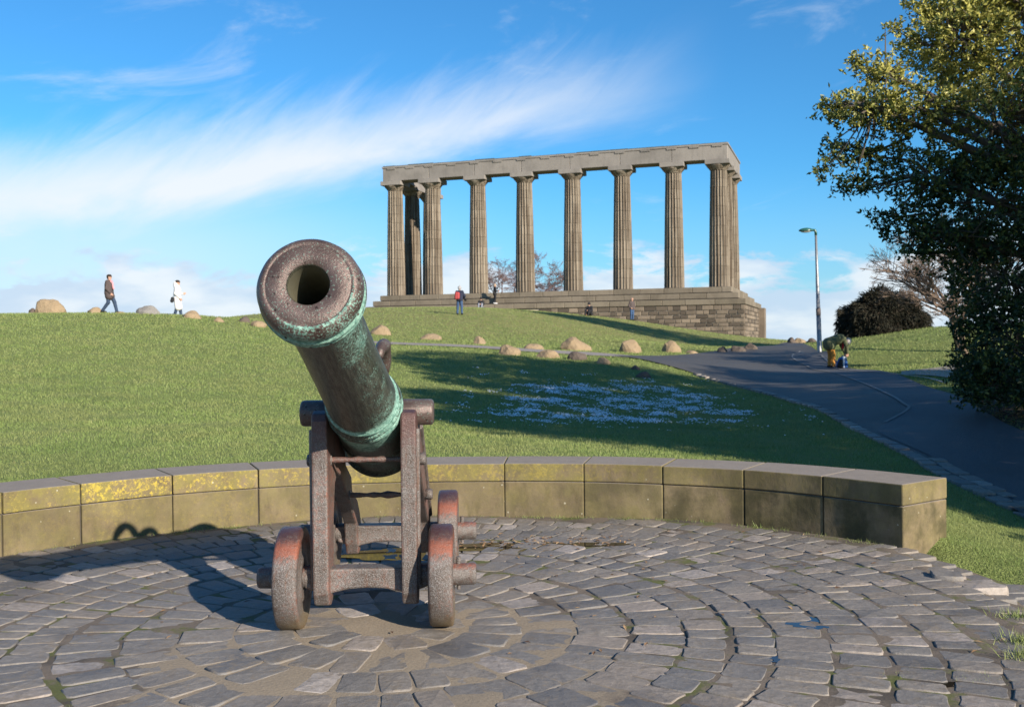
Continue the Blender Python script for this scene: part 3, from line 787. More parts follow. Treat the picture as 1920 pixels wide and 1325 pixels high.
# carriage cheeks
cheek = [(-.12, .21), (-.125, .7), (-.12, 1.17), (-.10, 1.21), (-.05, 1.225), (.015, 1.215), (.03, 1.165), (.06, 1.135), (.10, 1.124), (.14, 1.135), (.17, 1.165), (.185, 1.21), (.26, 1.21), (.34, 1.15), (.42, 1.02), (.62, .93), (.66, .84), (.92, .73), (.96, .63), (1.24, .52), (1.36, .42), (1.42, .34), (1.42, .21),
         (1.37, .145), (1.27, .14), (1.22, .22), (1.17, .37), (.95, .50), (.66, .66), (.42, .80), (.28, .84), (.17, .78), (.11, .62), (.09, .40), (.075, .22), (.04, .145), (-.02, .125), (-.09, .145)]
for sgn in (-1, 1):
    x0, x1 = sgn * .245 - .044, sgn * .245 + .044
    bm = prism(cheek, x0, x1, .012)
    me = bmmesh('cheek', bm, 'iron')
    iron_attrs(me, lambda c: sstep(c[:, 2], 1.0, 1.2) * .8, lambda c: .1 + .45 * sstep(np.abs(c[:, 0] - sgn * .245), .025, .045))
    ck = cpart('cheek', me)
    # raised rim on the outer face
    xo = sgn * (.245 + .043)
    V, F = merge([tube([(xo, a, b) for a, b in [(-.07, .25), (-.075, 1.12)]], [.02] * 2, 8), tube([(xo, a, b) for a, b in [(.30, 1.10), (1.32, .40)]], [.02] * 2, 8)])
    me = mesh('rim', V, F, 'iron'); iron_attrs(me); cpart('rim', me, ck)
def axle(y):
    poly = [(-.52, .335), (.52, .335)]
    # bed between and beyond the cheeks with an arched belly, then round journals
    prof2 = [(-.345, .34), (-.21, .34), (-.19, .338), (.19, .338), (.21, .34), (.345, .34), (.345, .23), (.22, .19), (.18, .205), (.10, .222), (0, .228), (-.10, .222), (-.18, .205), (-.22, .19), (-.345, .23)]
    bm = prism(prof2, y - .055, y + .075, .012, axis='y')
    me = bmmesh('axle_bed', bm, 'iron'); iron_attrs(me, None, lambda c: np.full(len(c), .2)); ax = cpart('axle_bed', me)
    for sgn in (-1, 1):
        V, F = lathe([(.30, .062), (.50, .062), (.600, .060), (.612, .055), (.615, .045), (.615, .001)], 28)
        me = mesh('axle_arm', V, F, 'iron', True)
        co = np.array(V); vattr(me, 'worn', .2 + 0 * co[:, 0]); vattr(me, 'rust', .75 * sstep(-co[:, 0] * sgn, .02, .05))
        a_ = cpart('axle_arm', me, ax, Matrix.Translation((0, y, .285)) @ Matrix.Rotation(sgn * PI / 2, 4, 'Y'))
        V, F = tube([(sgn * .515, y - .005, .20), (sgn * .515, y - .005, .385)], [.011, .013], 8)
        me = mesh('linchpin', V, F, 'iron'); iron_attrs(me); cpart('linchpin', me, ax)
axle(0.0); axle(1.3)
WV, WF = lathe([(-.064, .070), (-.066, .10), (-.066, .12), (-.052, .14), (-.052, .215), (-.066, .235), (-.068, .262), (-.062, .279), (-.05, .285), (.05, .285), (.062, .279), (.068, .262), (.066, .235), (.052, .215), (.052, .14), (.066, .12), (.066, .10), (.064, .070), (-.064, .070)], 56)
wme = mesh('wheel', WV, WF, 'iron', True)
wco = np.array(WV)
# wheels are mounted lathe z -> x, lathe x -> -z : 'up' is -x for +90 deg about Y
hgt = -wco[:, 0] / .285
vattr(wme, 'worn', sstep(hgt, .62, .98) * .95)
vattr(wme, 'rust', np.exp(-((hgt - .70) / .17) ** 2) * 1.0 + .12 + .4 * np.exp(-((np.hypot(wco[:, 0], wco[:, 1]) - .272) / .01) ** 2) + .2 * sstep(-hgt, .8, 1.0))
for yy in (0, 1.3):
    for sgn in (-1, 1):
        cpart('wheel', wme, None, Matrix.Translation((sgn * .42, yy, .283)) @ Matrix.Rotation(PI / 2, 4, 'Y'))
for (y, z, bump_) in ((.02, .94, 0), (.80, .62, 1)):
    pts = [(x, y, z) for x in np.linspace(-.31, .31, 15)]
    rad_ = [.016 + (.012 if bump_ and i in (8,) else 0) + .004 * math.sin(i * 2.3) for i in range(15)]
    V, F = tube(pts, rad_, 10)
    me = mesh('tie_rod', V, F, 'iron', True); iron_attrs(me, lambda c: np.full(len(c), .45), lambda c: np.full(len(c), .5)); rod = cpart('tie_rod', me)
    for sgn in (-1, 1):
        V, F = lathe([(.285, .001), (.285, .036), (.325, .036), (.335, .030), (.335, .001)], 6)
        me = mesh('nut', V, F, 'iron'); iron_attrs(me); cpart('nut', me, rod, Matrix.Translation((0, y, z)) @ Matrix.Rotation(sgn * PI / 2, 4, 'Y'))
        V, F = lathe([(.195, .001), (.195, .032), (.205, .032), (.205, .001)], 14)
        me = mesh('collar', V, F, 'iron'); iron_attrs(me); cpart('collar', me, rod, Matrix.Translation((0, y, z)) @ Matrix.Rotation(sgn * PI / 2, 4, 'Y'))

# puddle behind the gun, leaves drifted into it
def blob_sheet(cx, cy, rx, ry, z, seed, n=64):
    pts = [(cx, cy, z)]
    for k in range(n):
        a = 2 * PI * k / n
        q_ = 1 + .35 * mnoise.noise(Vector((math.cos(a) * 2.2 + seed, math.sin(a) * 2.2, seed))) + .14 * mnoise.noise(Vector((math.cos(a) * 7 + seed, math.sin(a) * 7, seed)))
        pts.append((cx + rx * q_ * math.cos(a), cy + ry * q_ * math.sin(a), z))
    return pts, [(0, 1 + k, 1 + (k + 1) % n) for k in range(n)]
parts = []
for cx, cy, rx, ry, z, sd_ in [(-.05, 7.72, .62, .16, .004, 1), (-.75, 7.55, .55, .22, .003, 2), (.55, 7.78, .35, .08, .002, 3), (1.68, 5.55, .15, .12, .0005, 4), (1.42, 4.95, .14, .11, .0, 5), (1.95, 4.62, .10, .08, .0, 6)]:
    V, F = blob_sheet(cx, cy, rx, ry, float(hp(cx, cy)) + z - .004, sd_); parts.append((V, F))
for i, (V, F) in enumerate(parts): tag(link('puddle', mesh('puddle', V, F, 'water')), kind='structure')
V = []; F = []; T = []
def leaf_quad(p, a, l, wd_, tilt, tint):
    c, s_ = math.cos(a), math.sin(a); o = len(V)
    for u, v_, z in ((-.5, 0, 0), (0, -.5, .25), (.5, 0, .1), (0, .5, .25)):
        V.append((p[0] + c * u * l - s_ * v_ * wd_, p[1] + s_ * u * l + c * v_ * wd_, p[2] + z * wd_ + tilt * u * l)); T.append(tint)
    F.append((o, o + 1, o + 2)); F.append((o, o + 2, o + 3))
for k in range(230):
    if k < 110: x, y = random.gauss(.12, .42), random.gauss(7.90, .12)
    else: x, y = random.uniform(-2.5, 2.6), random.uniform(5, 8.4)
    if k > 205: x, y = random.gauss(.35, .6), random.gauss(7.8, .15)
    leaf_quad((x, y, float(hp(x, y)) + .006), random.uniform(0, 6.3), random.uniform(.025, .06), random.uniform(.012, .028), random.uniform(-.3, .3), random.random())
for k in range(2600):                                    # leaf litter under the holly
    x = random.gauss(9.7, 1.3); y = random.gauss(16.8, 2.4)
    if x < 7.9: continue
    leaf_quad((x, y, Hs(x, y) + .02), random.uniform(0, 6.3), random.uniform(.06, .12), random.uniform(.03, .06), random.uniform(-.4, .4), random.random())
me = mesh('fallen_leaves', V, F, 'dead_leaf'); vattr(me, 'tint', T)
tag(link('fallen_leaves', me), 'scattered brown dead leaves on the setts and under the tree', 'leaves', kind='stuff')

# ------------------------------------------------------------------ the unfinished temple
TH = R(18.6)
U = Vector((math.cos(TH), -math.sin(TH), 0)); Wv = Vector((math.sin(TH), math.cos(TH), 0))   # along the front (left to right), and back
C8 = Vector((17.55, 84.0, 0))
ZS = 6.0                                                 # top of the steps
mon = tag(empty('monument', C8 + Vector((0, 0, 1.4))), 'unfinished temple of tall fluted stone columns under a plain lintel on the hill', 'monument')
MB = Matrix(((U.x, Wv.x, 0, C8.x), (U.y, Wv.y, 0, C8.y), (0, 0, 1, ZS), (0, 0, 0, 1)))       # local: x along front (right +), y back, z up from stylobate
def mpart(name, me, parent=None, M=Matrix.Identity(4)): return link(name, me, parent or mon, MB @ M)
cp = [0, -3.8, -8.26, -12.72, -17.18, -21.64, -26.1, -29.9]
XL = cp[-1]
DEP = 13.0
NS = 3; RISE = .53; TREAD = .62
stepz = ZS - NS * RISE
# core of the platform
lo_l, hi_r = XL - 1.15, 1.15
for k in range(NS):
    e = .10
    x0, x1 = lo_l - k * .45 + e, hi_r + k * TREAD - e
    y0 = -1.15 - k * TREAD + e
    bm = box_bm(((x0 + x1) / 2, (y0 + DEP) / 2, -RISE * (k + .5) - .012), (x1 - x0, DEP - y0, RISE - .02), 0)
    mpart('platform_core', bmmesh('platform_core', bm, 'joint'))
    # facing slabs: front, then the right side
    x = lo_l - k * .45; xe = hi_r + k * TREAD; yf = -1.15 - k * TREAD
    while x < xe - .05:
        ln = min(random.uniform(1.7, 2.6), xe - x)
        if xe - x - ln < .8: ln = xe - x
        dpt = TREAD + .5
        bm = box_bm((x + ln / 2, yf + dpt / 2 + random.uniform(-.008, .008), -RISE * (k + .5)), (ln - .02, dpt, RISE - .07), .03)
        mpart('step_slab', bmmesh('step_slab', bm, 'step_stone')); x += ln
    y = yf + TREAD + .52
    while y < DEP - .1:
        ln = min(random.uniform(2.4, 3.4), DEP - y)
        bm = box_bm((xe - .55, y + ln / 2, -RISE * (k + .5)), (1.1, ln - .02, RISE - .07), .03)
        mpart('step_slab', bmmesh('step_slab', bm, 'step_stone')); y += ln
xr = hi_r + (NS - 1) * TREAD - .10; xl = lo_l - (NS - 1) * .45 + .1; yf = -1.15 - (NS - 1) * TREAD + .10
pz = -NS * RISE
bm = box_bm(((xl + xr) / 2, (yf + DEP) / 2, pz - 2.4), (xr - xl - .1, DEP - yf - .1, 4.8 - .01), 0)
mpart('plinth_core', bmmesh('plinth_core', bm, 'plinth_mortar'))
BL = {}
def block(ln, h, dpt):
    key = (round(ln / .12), round(h, 2), dpt)
    if key not in BL: BL[key] = bmmesh('block', box_bm((0, 0, 0), (key[0] * .12 - .045, dpt, h - .04), .025), 'plinth_stone')
    return BL[key], key[0] * .12
nb = 0
z = pz
hgts = [.40, .36, .33, .36, .32, .35, .33, .36, .33, .34]
for ci, h in enumerate(hgts):
    x = xr - (.0 if ci % 2 else .35)
    if ci % 2 == 0:
        me, l2 = block(.36, h, .14); mpart('block', me, None, Matrix.Translation((xr - .18, yf + .04, z - h / 2)))
    while x > xr - 17:
        me, ln = block(random.choice([.48, .6, .72, .84, .96, 1.08]), h, .14)
        cx = x - ln / 2
        wp = MB @ Vector((cx, yf - .3, 0))
        if ZS + z > Hs(wp.x, wp.y) - .15 and nb < 230:
            mpart('block', me, None, Matrix.Translation((cx, yf + .04 + random.uniform(-.015, .015), z - h / 2))); nb += 1
        x -= ln
    y = yf + .12
    while y < DEP - .4:
        me, ln = block(random.choice([.96, 1.2, 1.44]), h, .14)
        if nb < 298 and ci % 1 == 0:
            mpart('block', me, None, Matrix.Translation((xr - .035, y + ln / 2, z - h / 2)) @ Matrix.Rotation(PI / 2, 4, 'Z')); nb += 1
        y += ln
    z -= h
# a projecting pier further back on the right-hand side
mpart('pier', bmmesh('pier', box_bm((xr + .25, DEP - 1.0, pz - 1.6), (.6, 1.6, 3.4), .03), 'plinth_stone'))
# columns
CH = 10.6; CAPH = .84; SH = CH - CAPH; R0, R1 = .87, .69
def shaft_r(z):
    t = z / SH; return R0 + (R1 - R0) * t + .02 * math.sin(PI * t)
def fluted(z0, z1, inset=0.0):
    nf = 20; sub = 5; n = nf * sub
    zs = [z0 + .006, z0 + .02, z1 - .02, z1 - .006]
    V = []
    for j, z in enumerate(zs):
        r = shaft_r(z) - (.012 if j in (0, 3) else 0)
        for i in range(n):
            u = (i % sub) / sub
            dpt = .11 * math.sin(PI * u) ** .8 if u > 0 else 0
            a = 2 * PI * i / n
            V.append(((r - dpt) * math.cos(a), (r - dpt) * math.sin(a), z))
    F = [(j * n + i, j * n + (i + 1) % n, (j + 1) * n + (i + 1) % n, (j + 1) * n + i) for j in range(3) for i in range(n)]
    F.append(tuple(range(n))[::-1]); F.append(tuple(range(3 * n, 4 * n)))
    return mesh('drum', V, F, 'column_stone')
cuts = [0, .95, 1.75, 2.6, 3.4, 4.2, 5.1, 5.9, 6.75, 7.55, 8.35, 9.05, SH]
drums = [fluted(a, b) for a, b in zip(cuts, cuts[1:])]
cv, cf = lathe([(.0, .60), (SH / 2, .56), (SH, .50)], 20); core_me = mesh('column', cv, cf, 'joint')
ev, ef = lathe([(SH, R1 - .03), (SH + .02, R1 + .01), (SH + .05, R1), (SH + .07, R1 + .03), (SH + .20, R1 + .13), (SH + .34, R1 + .26), (SH + .42, R1 + .30), (SH + .45, R1 + .27), (SH + .45, .2)], 48)
ech_me = mesh('echinus', ev, ef, 'column_stone', True)
aba_me = bmmesh('abacus', box_bm((0, 0, SH + .45 + (CAPH - .45) / 2 - .003), (2.06, 2.06, CAPH - .456), .02), 'entablature_stone')
colpos = [(x, 0) for x in cp] + [(0, 3.8), (0, 8.26), (XL, 3.8), (XL, 8.26)]
for (x, y) in colpos:
    M = Matrix.Translation((x, y, 0))
    c = mpart('column', core_me, None, M)
    for k, dm in enumerate(drums): mpart('drum', dm, c, M @ Matrix.Rotation(R(random.uniform(-.6, .6)), 4, 'Z'))
    mpart('echinus', ech_me, c, M); mpart('abacus', aba_me, c, M)
# lintel
AH = 1.18; HT = .86
def beam(x0, x1, y0, y1, nm='lintel_block'):
    bm = box_bm(((x0 + x1) / 2, (y0 + y1) / 2, CH + AH / 2 + random.uniform(-.006, .006)), (x1 - x0 - .03, y1 - y0, AH), .025)
    mpart(nm, bmmesh(nm, bm, 'entablature_stone'))
edges = [HT] + cp[1:-1] + [XL - HT]
for a, b in zip(edges, edges[1:]):
    for y0, y1 in ((-HT, -.30), (-.28, .28), (.30, HT)): beam(b, a, y0 + random.uniform(-.006, .006), y1)
for xs in (0, XL):
    for a, b in ((HT + .015, 3.8), (3.8, 8.26 + HT)):
        for x0, x1 in ((xs - HT, xs - .30), (xs - .28, xs + .28), (xs + .30, xs + HT)): 
            bm = box_bm(((x0 + x1) / 2, (a + b) / 2, CH + AH / 2), (x1 - x0, b - a - .03, AH), .025)
            mpart('lintel_block', bmmesh('lintel_block', bm, 'entablature_stone'))
# narrow band along the top, pegs below it, weathered cap
def band_(x0, x1, y0, y1, z0, z1, nm, m_):
    mpart(nm, bmmesh(nm, box_bm(((x0 + x1) / 2, (y0 + y1) / 2, CH + (z0 + z1) / 2), (x1 - x0, y1 - y0, z1 - z0), .012), m_))
band_(XL - HT - .06, HT + .06, -HT - .06, HT + .06, AH + .01, AH + .16, 'top_band', 'entablature_stone')
band_(-HT - .06, HT + .06, HT + .07, 8.26 + HT + .06, AH + .01, AH + .16, 'top_band', 'entablature_stone')
band_(XL - HT - .06, XL + HT + .06, HT + .07, 8.26 + HT + .06, AH + .01, AH + .16, 'top_band', 'entablature_stone')
x = XL - HT
while x < HT - .3:                                       # uneven capping slabs on top
    ln = random.uniform(1.2, 2.6); ln = min(ln, HT - x)
    z1 = AH + .165 + random.uniform(.03, .11)
    band_(x, x + ln - .03, -HT + .02, HT - .05, AH + .165, z1, 'cap_slab', 'lead'); x += ln
reg = sorted(set(cp + [(a + b) / 2 for a, b in zip(cp, cp[1:])]))
for x in reg:
    parts = []
    def bxv(c, s): 
        v = [(c[0] + s[0] * a / 2, c[1] + s[1] * b / 2, c[2] + s[2] * d_ / 2) for a in (-1, 1) for b in (-1, 1) for d_ in (-1, 1)]
        return v, [(0, 1, 3, 2), (4, 6, 7, 5), (0, 4, 5, 1), (2, 3, 7, 6), (0, 2, 6, 4), (1, 5, 7, 3)]
    xx = min(max(x, XL - HT + .45), HT - .45)
    parts.append(bxv((xx, -HT - .035, CH + AH - .045), (.84, .06, .10)))
    for g in range(6): parts.append(bxv((xx - .35 + g * .14, -HT - .035, CH + AH - .125), (.08, .05, .05)))
    V, F = merge(parts); mpart('peg_strip', mesh('peg_strip', V, F, 'entablature_stone'))

# ------------------------------------------------------------------ boulders
def rock_mesh(seed, rx, ry, rz, material, cuts=5, rough=.16):
    r = random.Random(seed); bm = bmesh.new()
    bmesh.ops.create_icosphere(bm, subdivisions=3, radius=1)
    pl = []
    for _ in range(cuts):
        n = Vector((r.uniform(-1, 1), r.uniform(-1, 1), r.uniform(-.2, 1))).normalized(); pl.append((n, r.uniform(.70, .92)))
    of = Vector((r.uniform(0, 50), r.uniform(0, 50), r.uniform(0, 50)))
    for v in bm.verts:
        p = v.co.copy()
        for n, d_ in pl:
            e = p.dot(n) - d_
            if e > 0: p -= n * e * .95
        p *= 1 + rough * mnoise.noise(p * 1.3 + of) + .35 * rough * mnoise.noise(p * 4 + of) + .15 * rough * mnoise.noise(p * 11 + of)
        v.co = (p.x * rx, p.y * ry, p.z * rz)
    zs = [v.co.z for v in bm.verts]; xs = [v.co.x for v in bm.verts]
    sx_ = 2 * rx / (max(xs) - min(xs)); sz_ = rz / max(zs)
    for v in bm.verts: v.co.x = (v.co.x - (max(xs) + min(xs)) / 2) * sx_; v.co.z *= sz_
    return bmmesh('boulder', bm, material, False)
ROCKS = [
 (90, 588, 60, 27, 'rock_tan', 'largest tan boulder on the grassy crest at far left', 11),
 (61, 588, 16, 12, 'rock_dark', 'small dark boulder touching left side of the largest tan boulder', 12),
 (176, 588, 34, 12, 'rock_tan', 'low tan boulder just behind the walking man in dark jacket', 13),
 (224, 589, 22, 4, 'rock_tan', 'low sliver of rock just in front of the walking man', 14),
 (274, 590, 46, 16, 'rock_grey', 'grey domed boulder between the walking man and the woman in white', 15),
 (357, 596, 40, 14, 'rock_tan', 'rounded brown boulder at the feet of the woman in white', 16),
 (408, 603, 24, 9, 'rock_tan', 'small low boulder next right of the one beside the woman in white', 17),
 (457, 604, 22, 11, 'rock_dark', 'angular small boulder standing upright left of the cannon muzzle', 18),
 (482, 612, 34, 11, 'rock_tan', 'flat boulder touching the cannon muzzle outline on its left', 19),
 (712, 627, 42, 18, 'rock_tan', 'flat pale boulder just right of the cannon barrel on the slope', 20),
 (806, 636, 46, 11, 'rock_tan', 'thin wedge of rock lying flat above the narrow path', 21),
 (899, 645, 26, 15, 'rock_tan', 'small round orange-tan boulder alone above the path', 22),
 (954, 665, 46, 19, 'rock_tan', 'leftmost domed boulder on the near side of the path', 23),
 (1000, 655, 42, 11, 'rock_tan', 'flat pale rock between the leftmost domed boulder and the big notched boulder', 24),
 (1028, 670, 46, 15, 'rock_tan', 'grassy-footed low boulder in front of the flat pale rock', 25),
 (1081, 657, 60, 25, 'rock_tan', 'biggest boulder by the path, with a notch at its right end', 26),
 (1083, 674, 40, 16, 'rock_dark', 'dark brown boulder right in front of the big notched boulder', 27),
 (1131, 682, 30, 13, 'rock_tan', 'small boulder at the corner where path meets road', 28),
 (1183, 661, 44, 24, 'rock_tan', 'square block-like tan boulder beside the road', 29),
 (1260, 660, 38, 21, 'rock_tan', 'pointed cracked boulder right of the square block-like boulder', 30),
 (1296, 663, 28, 7, 'rock_tan', 'low flat rock touching right side of the pointed boulder', 31),
 (1355, 661, 22, 12, 'rock_dark', 'shaded dark boulder at the left of three below the plinth corner', 32),
 (1385, 660, 30, 12, 'rock_dark', 'shaded dark boulder in the middle of three below the plinth corner', 33),
 (1408, 656, 28, 13, 'rock_dark', 'shaded dark boulder at the right of three below the plinth corner', 34),
 (1192, 693, 18, 9, 'rock_dark', 'small shaded rock in the grass at the upper end of the snow patch', 35),
 (1207, 708, 32, 12, 'rock_dark', 'flat shaded rock lying on grass just above the snow patch', 36),
 (1485, 643, 16, 11, 'rock_dark', 'dark pointed rock on the road crest, left of the lamp post', 37),
 (1500, 643, 24, 10, 'rock_tan', 'tan rock on the road crest between two dark rocks', 38),
 (1523, 643, 18, 10, 'rock_dark', 'dark rock on the road crest touching the lamp post outline', 39),
]
for (px, py, wpx, hpx, m_, lab, sd_) in ROCKS:
    g = ground(px, py) if not (py < 592 and px < 400) else None
    if g is None:
        v = ray(px, 588); g = Vector((v.x * 44.5, 44.5, Hs(v.x * 44.5, 44.5)))
    if 1470 < px < 1530:
        v = ray(px, 643); g = Vector((v.x * 62, 62, Hs(v.x * 62, 62)))
    k_ = g.y / FPX
    rx = wpx * k_ / 2; rz = hpx * k_ * 1.08
    me = rock_mesh(sd_, rx, max(rx * .75, rz * .7), rz, m_, 10 if sd_ in (29, 26, 30, 18) else 5, .2)
    o = link('boulder', me); o.location = (g.x, g.y + rx * .3, g.z - .02)
    tag(o, lab, 'boulder', 'boulders scattered over the grass')

# ------------------------------------------------------------------ street lamp
lb = ground(1537, 661)
lamp = tag(empty('street_lamp', lb), 'tall grey lamp post with green hooded head, beside the bending person', 'street lamp')
lamp.rotation_euler = (0, R(-1.5), 0)
k_ = lb.y / FPX
LH = 229 * k_
def lpart(nm, V, F, m_, parent=None, smooth=True):
    return link(nm, mesh(nm, V, F, m_, smooth), parent or lamp, None, keep=False)
V, F = lathe([(-.2, .098), (LH * .30, .090), (LH * .30, .082), (LH * .62, .066), (LH * .63, .060), (LH * .985, .045), (LH * .985, .001)], 20)
pole = lpart('pole', V, F, 'galvanised')
V, F = lathe([(LH * .305, .093), (LH * .365, .0915), (LH * .365, .05)], 20); lpart('band', V, F, 'lamp_band')
V, F = tube([(0, 0, LH * .96), (0, 0, LH * .985), (-.03, 0, LH), (-.12, 0, LH * 1.004)], [.055, .055, .05, .05], 10); lpart('bracket', V, F, 'lamp_green')
bm = bmesh.new(); bmesh.ops.create_uvsphere(bm, u_segments=24, v_segments=14, radius=1)
for v in bm.verts:
    x, y, z = v.co
    tp = 1 - .35 * (x > 0) * x
    v.co = (-.36 + x * .33, y * .17 * tp, LH * 1.0 + (z * .115 * tp if z > 0 else z * .045))
hd = link('lamp_head', bmmesh('lamp_head', bm, 'lamp_green', True), lamp, None, keep=False)
bm = bmesh.new(); bmesh.ops.create_uvsphere(bm, u_segments=20, v_segments=10, radius=1)
for v in bm.verts: v.co = (-.40 + v.co.x * .21, v.co.y * .12, LH - .035 + v.co.z * .045)
link('lamp_lens', bmmesh('lamp_lens', bm, 'lamp_lens', True), hd, None, keep=False)

# ------------------------------------------------------------------ people
def surface_nets(prims, h, k=.03):
    """prims: (a, b, ra, rb) tapered capsules, smoothly joined into one skin"""
    A = np.array([p[0] for p in prims], float); B = np.array([p[1] for p in prims], float)
    ra = np.array([p[2] for p in prims]); rb = np.array([p[3] for p in prims])
    lo_ = np.minimum(A, B).min(0) - max(ra.max(), rb.max()) - 2 * h; hi_ = np.maximum(A, B).max(0) + max(ra.max(), rb.max()) + 2 * h
    ax = [np.arange(lo_[i], hi_[i] + h, h) for i in range(3)]
    shp = tuple(len(a) for a in ax)
    D = np.full(shp, 1.0)
    for a, b, r1, r2 in zip(A, B, ra, rb):               # only the cells near each capsule
        m_ = max(r1, r2) + 3 * h + k
        sl = []
        for i in range(3):
            i0 = max(0, int((min(a[i], b[i]) - m_ - lo_[i]) / h)); i1 = min(shp[i], int((max(a[i], b[i]) + m_ - lo_[i]) / h) + 2); sl.append(slice(i0, i1))
        gx_, gy_, gz_ = np.meshgrid(ax[0][sl[0]], ax[1][sl[1]], ax[2][sl[2]], indexing='ij')
        ab = b - a; L2 = max(ab @ ab, 1e-12)
        t = np.clip(((gx_ - a[0]) * ab[0] + (gy_ - a[1]) * ab[1] + (gz_ - a[2]) * ab[2]) / L2, 0, 1)
        dd = np.sqrt((gx_ - a[0] - t * ab[0]) ** 2 + (gy_ - a[1] - t * ab[1]) ** 2 + (gz_ - a[2] - t * ab[2]) ** 2) - (r1 + (r2 - r1) * t)
        cur = D[tuple(sl)]
        kk = min(k, max(r1, r2) * .9)
        hh = np.maximum(kk - np.abs(cur - dd), 0) / kk
        D[tuple(sl)] = np.minimum(cur, dd) - hh * hh * kk * .25
    ins = D < 0
    n = np.array(shp) - 1
    acc = np.zeros((*n, 3)); cnt = np.zeros(n)
    base = np.stack(np.meshgrid(*[np.arange(m) for m in n], indexing='ij'), -1)
    corners = [(i, j, l) for i in (0, 1) for j in (0, 1) for l in (0, 1)]
    def sub(arr, c): return arr[c[0]:c[0] + n[0], c[1]:c[1] + n[1], c[2]:c[2] + n[2]]
    for c in corners:
        for ax_ in range(3):
            if c[ax_]: continue
            e = list(c); e[ax_] = 1
            va, vb = sub(D, c), sub(D, e); mk = sub(ins, c) != sub(ins, e)
            with np.errstate(divide='ignore', invalid='ignore'): t = np.where(mk, va / (va - vb), 0)
            for q_ in range(3): acc[..., q_] += mk * (c[q_] + (t if q_ == ax_ else 0))
            cnt += mk
    cell = cnt > 0
    ids = np.full(n, -1); ids[cell] = np.arange(cell.sum())
    V = lo_ + h * (base[cell] + acc[cell] / cnt[cell][:, None])
    Fs = []
    for ax_ in range(3):
        o1, o2 = (ax_ + 1) % 3, (ax_ + 2) % 3
        s0 = [slice(0, n[i]) for i in range(3)]; s0[o1] = slice(1, n[o1]); s0[o2] = slice(1, n[o2])
        s1 = list(s0); s1[ax_] = slice(1, n[ax_] + 1)
        a_, b_ = ins[tuple(s0)], ins[tuple(s1)]
        I = np.argwhere(a_ != b_)
        flip = a_[a_ != b_]
        I[:, o1] += 1; I[:, o2] += 1
        def g(d1, d2):
            J = I.copy(); J[:, o1] -= d1; J[:, o2] -= d2; return ids[J[:, 0], J[:, 1], J[:, 2]]
        Q = np.stack([g(1, 1), g(0, 1), g(0, 0), g(1, 0)], -1)
        Q[~flip] = Q[~flip][:, ::-1]
        Fs.append(Q)
    Fq = np.concatenate(Fs); Fq = Fq[(Fq >= 0).all(1)]
    return V, Fq

